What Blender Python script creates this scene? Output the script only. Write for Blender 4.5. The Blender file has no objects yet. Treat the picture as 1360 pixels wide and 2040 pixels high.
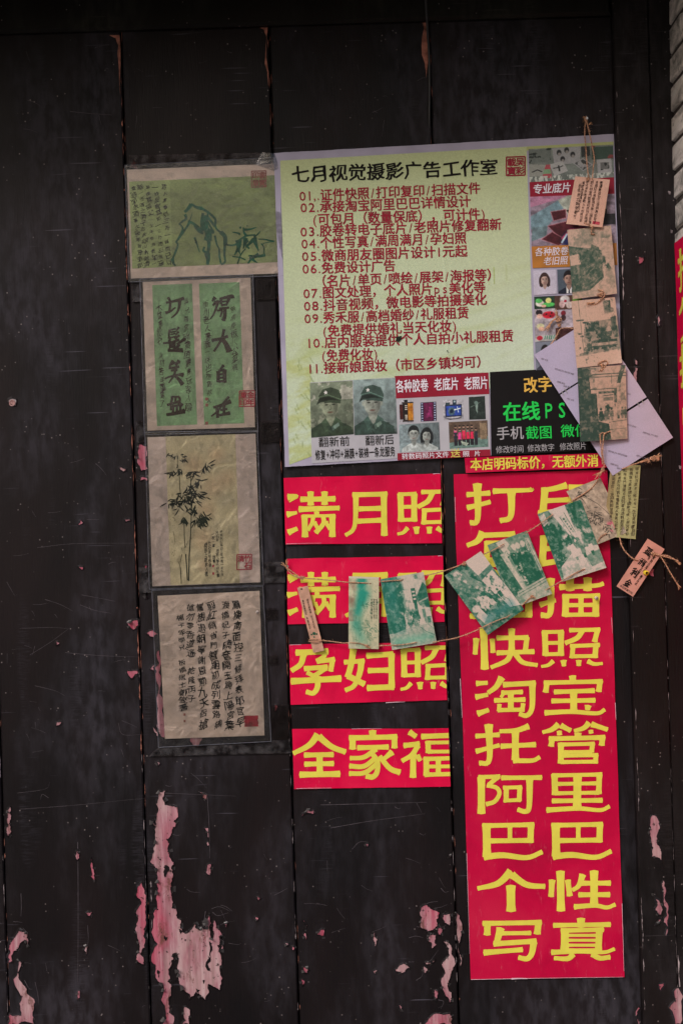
import bpy, math, random
import numpy as np
from mathutils import Matrix, Vector
from mathutils.geometry import tessellate_polygon
random.seed(7); RNG = np.random.RandomState(7)
S = bpy.context.scene
COL = S.collection

# ---------------------------------------------------------------- camera, sky, sun, exposure
D = 2.8            # camera to door, metres
CZ = 1.42          # camera height
ROLL = math.radians(1.75)
ca, sa = math.cos(ROLL), math.sin(ROLL)
cam_d = bpy.data.cameras.new('camera'); cam = bpy.data.objects.new('camera', cam_d); COL.objects.link(cam)
cam_d.sensor_fit = 'VERTICAL'; cam_d.sensor_height = 36; cam_d.lens = 36 * D / 2.04
cam_d.clip_start = 0.05; cam_d.clip_end = 300
cam.matrix_world = Matrix(((ca, sa, 0, 0), (0, 0, -1, -D), (-sa, ca, 0, CZ), (0, 0, 0, 1)))
S.camera = cam

SUN_EL, SUN_AZ = math.radians(38), math.radians(-30)     # azimuth measured from the door's normal towards the right
world = bpy.data.worlds.new('World'); S.world = world; world.use_nodes = True
wn = world.node_tree.nodes; wl = world.node_tree.links
sky = wn.new('ShaderNodeTexSky'); sky.sky_type = 'NISHITA'; sky.sun_disc = False
sky.sun_elevation = SUN_EL; sky.sun_rotation = math.pi - SUN_AZ
sky.air_density = 1.0; sky.dust_density = 5.0; sky.ozone_density = 0.4
wn['Background'].inputs['Strength'].default_value = 0.085
wl.new(sky.outputs[0], wn['Background'].inputs['Color'])
sun_d = bpy.data.lights.new('sun', 'SUN'); sun_d.energy = 1.25; sun_d.angle = math.radians(13)
sun_d.color = (1.0, 0.955, 1.0)
sun = bpy.data.objects.new('sun', sun_d); COL.objects.link(sun)
sd = Vector((math.sin(SUN_AZ) * math.cos(SUN_EL), -math.cos(SUN_AZ) * math.cos(SUN_EL), math.sin(SUN_EL)))
sun.rotation_euler = sd.to_track_quat('Z', 'Y').to_euler()
sun.location = (2, -4, 5)
S.view_settings.view_transform = 'Standard'; S.view_settings.look = 'None'
S.view_settings.gamma = 1; S.view_settings.use_curve_mapping = False
S.view_settings.exposure = 0.0
F_LIGHT = 0.72     # how bright a white surface on the door appears; used to turn seen colours into base colours

# ---------------------------------------------------------------- helpers
def lin(c):
    c = np.asarray(c, float)
    return np.where(c <= 0.04045, c / 12.92, ((c + 0.055) / 1.055) ** 2.4)
def B(r, g, b, k=1.0):
    v = np.clip(lin(np.array([r, g, b]) / 255.0) / F_LIGHT * k, 0, 0.88)
    return (float(v[0]), float(v[1]), float(v[2]), 1.0)

def W(px, py, d=0.0):
    """photo measurements (px = 1 mm on the door plane) at distance d in front of the door -> world"""
    px = np.asarray(px, float); py = np.asarray(py, float); d = np.asarray(d, float)
    s = (D - d) / D
    xc = (px - 680) / 1000 * s; yc = (1020 - py) / 1000 * s
    X = xc * ca + yc * sa; Z = -xc * sa + yc * ca + CZ
    return np.stack([X, -d + 0 * X, Z], -1)

def tag(o, label=None, cat=None, group=None, kind=None):
    if label: o['label'] = label
    if cat: o['category'] = cat
    if group: o['group'] = group
    if kind: o['kind'] = kind
    return o

def empty(name, loc, label, cat, group=None):
    o = bpy.data.objects.new(name, None); COL.objects.link(o); o.location = [float(x) for x in loc]
    o.empty_display_size = 0.02
    return tag(o, label, cat, group)

def wloc(o):
    v = Vector(o.location)
    while o.parent: o = o.parent; v += Vector(o.location)
    return v

def obj(name, V, Fc, mat, parent=None, cols=None, smooth=False, origin=None, kind=None, label=None):
    V = np.asarray(V, float).reshape(-1, 3)
    base = np.array(wloc(parent)) if parent else np.zeros(3)
    org = V.mean(0) if origin is None else np.asarray(origin, float)
    if origin is None: org[2] = V[:, 2].min()
    me = bpy.data.meshes.new(name)
    me.from_pydata((V - org).tolist(), [], Fc)
    if cols is not None:
        a = me.color_attributes.new('Col', 'FLOAT_COLOR', 'POINT')
        c4 = np.ones((len(V), 4), np.float32); c4[:, :3] = cols
        a.data.foreach_set('color', c4.ravel())
    if smooth: me.polygons.foreach_set('use_smooth', [True] * len(me.polygons))
    me.materials.append(mat); me.update()
    o = bpy.data.objects.new(name, me); COL.objects.link(o)
    o.location = (org - base).tolist()
    if parent: o.parent = parent
    if kind: o['kind'] = kind
    if label: o['label'] = label
    return o

class Acc:
    def __init__(s): s.V = []; s.F = []; s.n = 0
    def add(s, V, Fc):
        V = np.asarray(V, float).reshape(-1, 3)
        s.V.append(V); n = s.n; s.F += [tuple(int(i) + n for i in f) for f in Fc]; s.n += len(V)
    def build(s, name, mat, parent=None, **k):
        if not s.n: return None
        return obj(name, np.concatenate(s.V), s.F, mat, parent, **k)

def box(acc, x0, x1, y0, y1, z0, z1, ch=0.0):
    """box with chamfered vertical and horizontal edges of its front face (front = y0)"""
    c = ch
    V = [(x0, y1, z0), (x1, y1, z0), (x1, y1, z1), (x0, y1, z1),
         (x0, y0 + c, z0), (x1, y0 + c, z0), (x1, y0 + c, z1), (x0, y0 + c, z1),
         (x0 + c, y0, z0 + c), (x1 - c, y0, z0 + c), (x1 - c, y0, z1 - c), (x0 + c, y0, z1 - c)]
    Fc = [(0, 3, 2, 1), (0, 1, 5, 4), (1, 2, 6, 5), (2, 3, 7, 6), (3, 0, 4, 7),
          (4, 5, 9, 8), (5, 6, 10, 9), (6, 7, 11, 10), (7, 4, 8, 11), (8, 9, 10, 11)]
    acc.add(V, Fc)

class Surf:
    """a hung or pasted sheet: photo-measured quad TL,TR,BR,BL with depth per corner and a bulge"""
    def __init__(s, q, d, bulge=None):
        s.q = np.asarray(q, float); s.d = np.asarray(d if np.ndim(d) else [d] * 4, float)
        s.b = bulge or (lambda u, v: 0 * u)
    def px(s, u, v):
        u = np.asarray(u, float)[..., None]; v = np.asarray(v, float)[..., None]; q = s.q
        return (q[0] * (1 - u) + q[1] * u) * (1 - v) + (q[3] * (1 - u) + q[2] * u) * v
    def uv(s, p):
        p = np.asarray(p, float); u = np.full(p.shape[:-1], .5); v = u.copy(); q = s.q
        for _ in range(5):
            f = s.px(u, v) - p
            du = (q[1] - q[0]) * (1 - v[..., None]) + (q[2] - q[3]) * v[..., None]
            dv = (q[3] - q[0]) * (1 - u[..., None]) + (q[2] - q[1]) * u[..., None]
            det = du[..., 0] * dv[..., 1] - du[..., 1] * dv[..., 0]
            u = u - (f[..., 0] * dv[..., 1] - f[..., 1] * dv[..., 0]) / det
            v = v - (du[..., 0] * f[..., 1] - du[..., 1] * f[..., 0]) / det
        return u, v
    def P(s, p, h=0.0):
        p = np.asarray(p, float); u, v = s.uv(p)
        uc = np.clip(u, 0, 1); vc = np.clip(v, 0, 1); d = s.d
        dd = (d[0] * (1 - uc) + d[1] * uc) * (1 - vc) + (d[3] * (1 - uc) + d[2] * uc) * vc
        return W(p[..., 0], p[..., 1], dd + s.b(uc, vc) + h)

def gridfaces(nx, ny, off=0):
    i = np.arange(nx)[None, :]; j = np.arange(ny)[:, None]
    a = j * (nx + 1) + i + off
    return np.stack([a, a + nx + 1, a + nx + 2, a + 1], -1).reshape(-1, 4).tolist()

def sheet(name, surf, mat, parent=None, n=(10, 14), th=0.0006, cols=None, edge=0.0, label=None, kind=None):
    """solid thin sheet with front, back and edges"""
    nx, ny = n
    u, v = np.meshgrid(np.linspace(0, 1, nx + 1), np.linspace(0, 1, ny + 1))
    p = surf.px(u, v)
    if edge:
        rr = np.random.RandomState(abs(hash(name)) % 1000 + nx)
        for k, sl in ((1, (0, slice(None))), (1, (-1, slice(None))), (0, (slice(None), 0)), (0, (slice(None), -1))):
            m = p[sl].shape[0]; p[sl][..., k] += np.convolve(rr.randn(m + 4), np.ones(5) / 5, 'valid') * edge
    f = surf.P(p).reshape(-1, 3); b = surf.P(p, -th).reshape(-1, 3)
    F1 = gridfaces(nx, ny); N = len(f)
    F2 = [(a + N, d + N, c + N, b_ + N) for a, b_, c, d in F1]
    ring = [j for j in range(nx + 1)] + [(i + 1) * (nx + 1) + nx for i in range(ny)] + \
           [ny * (nx + 1) + nx - 1 - j for j in range(nx)] + [(ny - 1 - i) * (nx + 1) for i in range(ny - 1)]
    R = []
    for k in range(len(ring)):
        a, c = ring[k], ring[(k + 1) % len(ring)]
        R.append((a, c, c + N, a + N))
    cc = None
    if cols is not None:
        cc = np.concatenate([cols.reshape(-1, 3)] * 2)
    return obj(name, np.concatenate([f, b]), F1 + F2 + R, mat, parent, cols=cc, smooth=False, label=label, kind=kind)

def face(name, surf, q, h, mat, parent, img=None, n=None, label=None):
    """printed area lying on a sheet; img = painted colours (seen sRGB 0..1) sampled per vertex"""
    if img is not None: ny, nx = img.shape[0] - 1, img.shape[1] - 1
    else: nx, ny = n
    u, v = np.meshgrid(np.linspace(0, 1, nx + 1), np.linspace(0, 1, ny + 1))
    qq = Surf(q, 0).px(u, v)
    V = surf.P(qq, h).reshape(-1, 3)
    cols = None
    if img is not None: cols = np.clip(lin(np.clip(img, 0, 1)) / F_LIGHT, 0, 0.88).reshape(-1, 3)
    return obj(name, V, gridfaces(nx, ny), mat, parent, cols=cols, smooth=True, label=label)

# ---------------------------------------------------------------- materials
def nodes(name):
    m = bpy.data.materials.new(name); m.use_nodes = True
    nt = m.node_tree; return m, nt, nt.nodes, nt.links, nt.nodes['Principled BSDF']
def N_(nt, t, **k):
    n = nt.nodes.new(t)
    for a, b in k.items(): setattr(n, a, b)
    return n
def noise(nt, scale, vec, detail=4, rough=.55, dist=0):
    n = N_(nt, 'ShaderNodeTexNoise'); n.inputs['Scale'].default_value = scale
    n.inputs['Detail'].default_value = detail; n.inputs['Roughness'].default_value = rough
    n.inputs['Distortion'].default_value = dist
    nt.links.new(vec, n.inputs['Vector']); return n.outputs['Fac']
def ramp(nt, fac, stops):
    r = N_(nt, 'ShaderNodeValToRGB'); e = r.color_ramp.elements
    e[0].position, e[0].color = stops[0][0], stops[0][1]
    e[1].position, e[1].color = stops[-1][0], stops[-1][1]
    for p, c in stops[1:-1]:
        x = e.new(p); x.color = c
    nt.links.new(fac, r.inputs[0]); return r.outputs[0]
def g(v): return (v, v, v, 1)
def mapped(nt, scale, rot=(0, 0, 0)):
    geo = N_(nt, 'ShaderNodeNewGeometry'); mp = N_(nt, 'ShaderNodeMapping')
    mp.inputs['Scale'].default_value = scale; mp.inputs['Rotation'].default_value = rot
    nt.links.new(geo.outputs['Position'], mp.inputs['Vector']); return mp.outputs[0]
def mix(nt, fac, a, b, mode='MIX'):
    n = N_(nt, 'ShaderNodeMix', data_type='RGBA', blend_type=mode)
    for s, x in ((n.inputs['Factor'], fac), (n.inputs['A'], a), (n.inputs['B'], b)):
        if isinstance(x, (tuple, float, int)): s.default_value = x
        else: nt.links.new(x, s)
    return n.outputs['Result']
def bump(nt, h, strength, dist, bs):
    b = N_(nt, 'ShaderNodeBump'); b.inputs['Strength'].default_value = strength; b.inputs['Distance'].default_value = dist
    nt.links.new(h, b.inputs['Height']); nt.links.new(b.outputs[0], bs.inputs['Normal']); return b

def paint_material(name, dark, brown, dust, dustamt, moss=False):
    m, nt, n, l, bs = nodes(name)
    p1 = mapped(nt, (1, 1, .38)); p0 = mapped(nt, (1, 1, 1)); pf = mapped(nt, (9, 1, .7))
    base = mix(nt, ramp(nt, noise(nt, 5, p1, 5), [(.38, g(0)), (.62, g(1))]), dark, brown)
    grain = noise(nt, 38, pf, 5, .6)
    base = mix(nt, ramp(nt, grain, [(.3, g(0)), (.75, g(.55))]), base, tuple([min(1, c * 2.1) for c in dark[:3]] + [1]))
    d1 = noise(nt, 3.3, p1, 6, .6, .4); d2 = noise(nt, 60, p1, 3)
    dm = N_(nt, 'ShaderNodeMath', operation='MULTIPLY'); l.new(ramp(nt, d1, [(.47, g(0)), (.66, g(1))]), dm.inputs[0]); l.new(ramp(nt, d2, [(.38, g(.15)), (.62, g(1))]), dm.inputs[1])
    dn = N_(nt, 'ShaderNodeMath', operation='MULTIPLY'); l.new(dm.outputs[0], dn.inputs[0]); dn.inputs[1].default_value = dustamt
    base = mix(nt, dn.outputs[0], base, dust)
    # narrow vertical rub marks with a combed, crackled look
    rb_ = ramp(nt, noise(nt, 4.2, mapped(nt, (3.2, 1, .55)), 3, .5, .3), [(.60, g(0)), (.68, g(1))])
    cmb = ramp(nt, noise(nt, 4, mapped(nt, (9, 1, 110)), 3, .6, .2), [(.48, g(0)), (.58, g(1))])
    rm = N_(nt, 'ShaderNodeMath', operation='MULTIPLY'); l.new(rb_, rm.inputs[0]); l.new(cmb, rm.inputs[1])
    rn = N_(nt, 'ShaderNodeMath', operation='MULTIPLY'); l.new(rm.outputs[0], rn.inputs[0]); rn.inputs[1].default_value = dustamt * .4
    base = mix(nt, rn.outputs[0], base, dust)
    # long hair scratches in two directions
    for rot, th in ((.35, .735), (-1.1, .742), (1.45, .738)):
        sv = mapped(nt, (2.0, 1, 60), (0, rot, 0)); s1 = noise(nt, 3.2, sv, 2, .4)
        sw = ramp(nt, noise(nt, 5, p0, 2), [(.5, g(0)), (.62, g(.7))])
        sm = N_(nt, 'ShaderNodeMath', operation='MULTIPLY'); l.new(ramp(nt, s1, [(th - .03, g(0)), (th, g(1))]), sm.inputs[0]); l.new(sw, sm.inputs[1])
        base = mix(nt, sm.outputs[0], base, tuple([c * 1.5 for c in dust[:3]] + [1]))
    # specks of dirt and chips
    sp = N_(nt, 'ShaderNodeTexVoronoi'); sp.inputs['Scale'].default_value = 70; l.new(p0, sp.inputs['Vector'])
    spm = N_(nt, 'ShaderNodeMath', operation='MULTIPLY'); l.new(ramp(nt, sp.outputs['Distance'], [(.05, g(1)), (.12, g(0))]), spm.inputs[0])
    l.new(ramp(nt, noise(nt, 9, p0, 3), [(.50, g(0)), (.58, g(1))]), spm.inputs[1])
    base = mix(nt, spm.outputs[0], base, (0.22, 0.19, 0.19, 1))
    l.new(base, bs.inputs['Base Color'])
    l.new(ramp(nt, d1, [(.3, g(.36)), (.7, g(.68))]), bs.inputs['Roughness'])
    bs.inputs['Specular IOR Level'].default_value = .17
    hb = N_(nt, 'ShaderNodeMath', operation='ADD'); l.new(grain, hb.inputs[0]); l.new(noise(nt, 14, p1, 4), hb.inputs[1])
    bump(nt, hb.outputs[0], .45, .0016, bs)
    return m
DOOR_P = paint_material('door_paint', (.0046, .0037, .0046, 1), (.0120, .0072, .0080, 1), (.062, .058, .075, 1), .6)
POST_P = paint_material('post_paint', (.0042, .0032, .0036, 1), (.0095, .0056, .0056, 1), (.048, .042, .048, 1), .42)
LINT_P = paint_material('lintel_paint', (.0042, .0036, .0032, 1), (.008, .006, .005, 1), (.036, .038, .030, 1), .7)

def simple(name, c, rough=.6, spec=.35, var=.12, vs=40, bmp=0, bs_=60, metal=0, sheen=0):
    m, nt, n, l, bs = nodes(name)
    p = mapped(nt, (1, 1, 1)); f = noise(nt, vs, p, 4)
    c2 = tuple([x * (1 - var * 2) for x in c[:3]] + [1]); c3 = tuple([min(.95, x * (1 + var)) for x in c[:3]] + [1])
    l.new(ramp(nt, f, [(.3, c2), (.7, c3)]), bs.inputs['Base Color'])
    bs.inputs['Roughness'].default_value = rough; bs.inputs['Specular IOR Level'].default_value = spec; bs.inputs['Metallic'].default_value = metal
    if bmp: bump(nt, noise(nt, bs_, p, 5), bmp, .002, bs)
    return m

def printed(name, rough=.55, spec=.3, bmp=.15, bscale=18):
    m, nt, n, l, bs = nodes(name)
    a = N_(nt, 'ShaderNodeAttribute', attribute_name='Col')
    p = mapped(nt, (1, 1, 1))
    fine = ramp(nt, noise(nt, 500, p, 2), [(.3, g(.86)), (.7, g(1.0))])
    l.new(mix(nt, 1.0, a.outputs['Color'], fine, 'MULTIPLY'), bs.inputs['Base Color'])
    bs.inputs['Roughness'].default_value = rough; bs.inputs['Specular IOR Level'].default_value = spec
    bump(nt, noise(nt, bscale, p, 3, .5, .6), bmp, .004, bs)
    return m
PRINT = printed('printed_paper', .55, .22, .32, 13); PRINT_P = printed('poster_print', .5, .25, .14, 9); PRINT_G = printed('printed_card', .42, .4, .06, 30)

def pink_material():
    m, nt, n, l, bs = nodes('bare_pink_primer')
    p = mapped(nt, (1, 1, .07)); p2 = mapped(nt, (1, 1, .45)); p3 = mapped(nt, (1, 1, 1))
    a = ramp(nt, noise(nt, 90, p, 5, .65), [(.36, B(92, 48, 52)), (.46, B(134, 76, 88)), (.54, B(148, 102, 112)), (.64, B(172, 144, 148))])
    b = ramp(nt, noise(nt, 11, p2, 5, .6), [(.40, B(168, 62, 88)), (.50, B(152, 108, 118)), (.60, B(172, 150, 150))])
    c = mix(nt, .5, a, b)
    bl = ramp(nt, noise(nt, 20, p2, 6, .75, .5), [(.56, g(0)), (.64, g(.85))])
    c = mix(nt, bl, c, B(92, 60, 52))
    dk = ramp(nt, noise(nt, 75, p3, 5, .7), [(.60, g(0)), (.66, g(.9))])
    l.new(mix(nt, dk, c, B(44, 32, 32)), bs.inputs['Base Color'])
    bs.inputs['Roughness'].default_value = .85; bs.inputs['Specular IOR Level'].default_value = .15
    bump(nt, noise(nt, 120, p, 4), .8, .0015, bs)
    return m
PINK = pink_material()
CHIP = simple('chipped_edge_wood', B(150, 98, 84), .8, .2, .35, 60)
CHIPW = simple('worn_pale_edge', B(150, 138, 142), .7, .25, .4, 30)
FLAKE = simple('curled_paint', (.055, .050, .052, 1), .32, .6, .2, 60)
def banner_paper(name, c):
    m, nt, n, l, bs = nodes(name); p = mapped(nt, (1, 1, 1)); pv = mapped(nt, (1, 1, .25))
    dk = tuple([c[0] * .78, c[1], c[2] * .8, 1]); lt = tuple([min(.9, c[0] * 1.08), c[1] + .012, c[2] * 1.25, 1])
    a = ramp(nt, noise(nt, 4.5, p, 5, .6, .5), [(.32, dk), (.5, c), (.68, lt)])
    sc = ramp(nt, noise(nt, 120, pv, 5, .7), [(.62, g(0)), (.72, g(.22))])
    l.new(mix(nt, sc, a, (.75, .25, .3, 1)), bs.inputs['Base Color'])
    l.new(ramp(nt, noise(nt, 7, p, 4), [(.35, g(.42)), (.65, g(.7))]), bs.inputs['Roughness']); bs.inputs['Specular IOR Level'].default_value = .16
    ad = N_(nt, 'ShaderNodeMath', operation='ADD'); l.new(noise(nt, 9, p, 2, .4, 1.0), ad.inputs[0]); l.new(noise(nt, 26, mapped(nt, (1, 1, .4)), 2, .4), ad.inputs[1])
    bump(nt, ad.outputs[0], .55, .004, bs); return m
RED = banner_paper('red_banner_paper', (.74, .0005, .060, 1)); RED2 = banner_paper('deep_red_banner_paper', (.56, .0005, .050, 1))
YEL = simple('yellow_print', (.80, .73, .095, 1), .7, .15, .05, 20)
MAROON = simple('maroon_ink', B(128, 12, 38), .6, .25, .1)
DMAR = simple('dark_red_print', B(128, 14, 40), .55, .3, .08)
INK = simple('black_ink', (.012, .010, .009, 1), .7, .12, .15)
INKG = simple('green_black_ink', (.020, .026, .018, 1), .7, .12, .2, 200)
INK2 = simple('brown_black_ink', B(52, 42, 34), .6, .25, .15)
GINK = simple('green_ink', B(24, 84, 62), .6, .25, .3, 120)
FINK = simple('faint_grey_ink', B(112, 104, 116), .6, .25, .2, 120)
SEAL = simple('faded_seal_ink', B(168, 62, 76), .7, .2, .25, 300)
SEALF = simple('very_faded_seal_ink', B(140, 92, 84), .7, .2, .2, 300)
SEALD = simple('dark_seal_ink', B(150, 30, 46), .7, .2, .25, 120)
WHITE_T = simple('white_print', B(200, 196, 206), .5, .3, .04)
ORANGE = simple('orange_print', B(196, 158, 70), .5, .3, .04)
GREEN_T = simple('bright_green_print', B(24, 186, 72), .5, .3, .04)
GREY_T = simple('grey_print', B(150, 150, 156), .5, .3, .04)
BLACKP = simple('black_print', (.006, .005, .006, 1), .5, .18, .1)
ORBAND = simple('ochre_print', B(158, 104, 42), .55, .3, .1)
TWINE = simple('jute_twine', B(176, 136, 112), .9, .1, .3, 300)
FUZZM = simple('jute_fibre', B(184, 142, 112), .9, .1, .25, 300)
CARDE = simple('card_edge', B(150, 128, 116), .7, .2, .1)
CARDW = simple('white_card_stock', B(168, 160, 182), .5, .3, .05, 20)
CARDB = simple('brown_card_edge', B(120, 92, 88), .6, .25, .1)
WOODT = simple('pale_bamboo_tag', B(178, 138, 118), .55, .3, .14, 90)
PINKT = simple('pink_paper_tag', B(178, 128, 116), .5, .3, .08, 40)
YPIN = simple('yellow_plastic', B(212, 184, 52), .3, .5, .03)
CPIN = simple('pale_plastic', B(190, 182, 176), .3, .5, .05)
STEEL = simple('steel', (.5, .5, .5, 1), .35, .5, .1, 50, metal=1)
CABLE = simple('black_cable_rubber', (.02, .02, .022, 1), .4, .5, .1)

def film(name, tint, gloss=.10, haze=.05, rough=.2, wr=.5):
    m, nt, n, l, bs = nodes(name); n.remove(bs)
    out = n['Material Output']
    tr = N_(nt, 'ShaderNodeBsdfTransparent'); tr.inputs[0].default_value = tint
    gl = N_(nt, 'ShaderNodeBsdfGlossy'); gl.inputs['Color'].default_value = g(.9); gl.inputs['Roughness'].default_value = rough
    df = N_(nt, 'ShaderNodeBsdfDiffuse'); df.inputs['Color'].default_value = (.5, .5, .54, 1)
    p = mapped(nt, (1, 1, 1)); b = N_(nt, 'ShaderNodeBump'); b.inputs['Strength'].default_value = wr; b.inputs['Distance'].default_value = .004
    l.new(noise(nt, 32, p, 4, .5, 1.2), b.inputs['Height']); l.new(b.outputs[0], gl.inputs['Normal'])
    f = N_(nt, 'ShaderNodeFresnel'); f.inputs[0].default_value = 1.45; l.new(b.outputs[0], f.inputs['Normal'])
    ad = N_(nt, 'ShaderNodeMath', operation='ADD'); l.new(f.outputs[0], ad.inputs[0]); ad.inputs[1].default_value = gloss - .03
    m1 = N_(nt, 'ShaderNodeMixShader'); m2 = N_(nt, 'ShaderNodeMixShader')
    hz = ramp(nt, noise(nt, 45, p, 5, .65), [(.42, g(haze * .3)), (.72, g(min(1, haze * 3)))])
    l.new(hz, m1.inputs[0]); l.new(tr.outputs[0], m1.inputs[1]); l.new(df.outputs[0], m1.inputs[2])
    l.new(ad.outputs[0], m2.inputs[0]); l.new(m1.outputs[0], m2.inputs[1]); l.new(gl.outputs[0], m2.inputs[2])
    l.new(m2.outputs[0], out.inputs[0]); return m
FILM = film('clear_laminate', (.985, .985, .985, 1), .015, .010, .22, .5)
TAPE = film('old_clear_tape', (.88, .84, .83, 1), .0, .004, .3, .5)
TAPED = film('scuffed_tape', (.6, .5, .48, 1), .0, .05, .3, .9)

def brick_material():
    m, nt, n, l, bs = nodes('grey_brick')
    oi = N_(nt, 'ShaderNodeObjectInfo'); p = mapped(nt, (1, .5, 1.6), (0, 0, 0)); p2 = mapped(nt, (1, 1, 1))
    c = ramp(nt, noise(nt, 16, p, 7, .7, .6), [(.3, B(100, 100, 98)), (.42, B(166, 160, 156)), (.52, B(206, 198, 194)), (.72, B(214, 208, 204))])
    tone = ramp(nt, oi.outputs['Random'], [(0, g(.8)), (1, g(1.1))])
    c = mix(nt, 1.0, c, tone, 'MULTIPLY')
    st = ramp(nt, noise(nt, 24, p2, 6, .75), [(.55, g(0)), (.68, g(.85))])
    l.new(mix(nt, st, c, B(58, 62, 58)), bs.inputs['Base Color'])
    bs.inputs['Roughness'].default_value = .9; bs.inputs['Specular IOR Level'].default_value = .2
    bump(nt, noise(nt, 90, p2, 6, .7), .8, .004, bs); return m
BRICK = brick_material()
MORTAR = simple('mortar', B(70, 64, 62), .95, .1, .3, 60, .6, 150)
STONE = simple('paving_stone', (.20, .19, .18, 1), .8, .3, .2, 6, .5, 40)
EAVE = simple('eave_boards', (.035, .028, .024, 1), .7, .3, .2, 12)

# ---------------------------------------------------------------- lettering from the built-in font
TXT = {}
def load_glyphs(chars, offs):
    chars = sorted(set(chars))
    for key, off in offs.items():
        c = bpy.data.curves.new('t', 'FONT'); c.body = '\n'.join(chars); c.space_line = 3; c.offset = off; c.resolution_u = 2
        o = bpy.data.objects.new('t', c); COL.objects.link(o)
        me = o.evaluated_get(bpy.context.evaluated_depsgraph_get()).to_mesh()
        co = np.empty(len(me.vertices) * 3); me.vertices.foreach_get('co', co); co = co.reshape(-1, 3)[:, :2]
        idx = np.round(-(co[:, 1] - .35) / 3).astype(int)
        byc = {}
        for f in me.polygons: byc.setdefault(idx[f.vertices[0]], []).append(tuple(f.vertices))
        for k, fs in byc.items():
            if 0 <= k < len(chars):
                vs = sorted({i for f in fs for i in f}); mp = {a: b for b, a in enumerate(vs)}
                v = co[vs].copy(); v[:, 1] += 3 * k
                TXT[(chars[k], key)] = (v, [tuple(mp[i] for i in f) for f in fs])
        bpy.data.objects.remove(o); bpy.data.curves.remove(c)

def adv(ch):
    if ch == ' ': return .45
    if ord(ch) > 0x2000: return 1.0
    return {'.': .3, ',': .3, '(': .42, ')': .42, '/': .5, '1': .5, '+': .75, 'P': .8, 'S': .8}.get(ch, .64)

BOLD = {'r': [(0, 0)], 'm': [(-.011, -.006), (.011, .006)], 'b': [(-.022, -.012), (.022, .012), (-.02, .014), (.02, -.014)]}
def text(acc, surf, s, p0, p1, H, h, key='r', shear=0.0, brush=0.0):
    p0 = np.array(p0, float); p1 = np.array(p1, float); L = np.linalg.norm(p1 - p0); e = (p1 - p0) / L; nn = np.array([e[1], -e[0]])
    A = sum(adv(c) for c in s); xs = L / A; x = 0
    for ch in s:
        G = TXT.get((ch, 'r')); a = adv(ch)
        for k_, (bx, by) in enumerate(BOLD[key] if G is not None else []):
            v = G[0] + [bx, by]
            if a < 1:
                if ch.isdigit(): v[:, 0] *= 1.13
                v[:, 0] += (a - (v[:, 0].max() + v[:, 0].min())) / 2
            v[:, 0] += shear * v[:, 1]
            if brush:
                ph = x; v = v + brush * np.stack([np.sin(7 * v[:, 1] + ph), np.sin(6 * v[:, 0] + ph * 2) + 1.6 * v[:, 0] - .8], -1)
            p = p0 + np.outer((x + v[:, 0]) * xs, e) + np.outer(v[:, 1] * H, nn)
            acc.add(surf.P(p, h + k_ * .00004), G[1])
        x += a

def column(acc, surf, s, pt, pb, w, h, key='r', brush=.05, jit=.08, fill=1.0):
    pt = np.array(pt, float); pb = np.array(pb, float); L = np.linalg.norm(pb - pt); e = (pb - pt) / L; r = np.array([e[1], -e[0]])
    slot = L / len(s)
    for i, ch in enumerate(s):
      G = TXT.get((ch, 'r'))
      if G is None: continue
      ph = random.random() * 6; an = random.uniform(-jit, jit); sc = 1 + random.uniform(-1.6, 1.2) * jit; off = random.uniform(-.8, .8)
      for k_, (bx, by) in enumerate(BOLD[key]):
        v = G[0] - [.5 - bx * 1.3, .36 - by * 1.3]
        v = v + brush * np.stack([np.sin(6 * v[:, 1] + ph), np.sin(5 * v[:, 0] + ph * 2) + 2.2 * v[:, 0]], -1)
        cz, sz = math.cos(an), math.sin(an)
        v = np.stack([v[:, 0] * cz - v[:, 1] * sz, v[:, 0] * sz + v[:, 1] * cz], -1) * sc
        c = pt + e * slot * (i + .5) + r * off * jit * w
        p = c + np.outer(v[:, 0] * w, r) - np.outer(v[:, 1] * slot * fill, e)
        acc.add(surf.P(p, h + k_ * .00004), G[1])

def crom(pts, n=6):
    P = [np.array(p, float) for p in pts]
    if len(P) < 3: return np.array([P[0] + (P[-1] - P[0]) * t for t in np.linspace(0, 1, 5)])
    Q = [2 * P[0] - P[1]] + P + [2 * P[-1] - P[-2]]; out = []
    for i in range(1, len(Q) - 2):
        for t in np.linspace(0, 1, n, endpoint=False):
            a, b, c, d = Q[i - 1:i + 3]
            out.append(.5 * (2 * b + (c - a) * t + (2 * a - 5 * b + 4 * c - d) * t * t + (3 * b - a - 3 * c + d) * t ** 3))
    out.append(P[-1]); return np.array(out)

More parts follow.
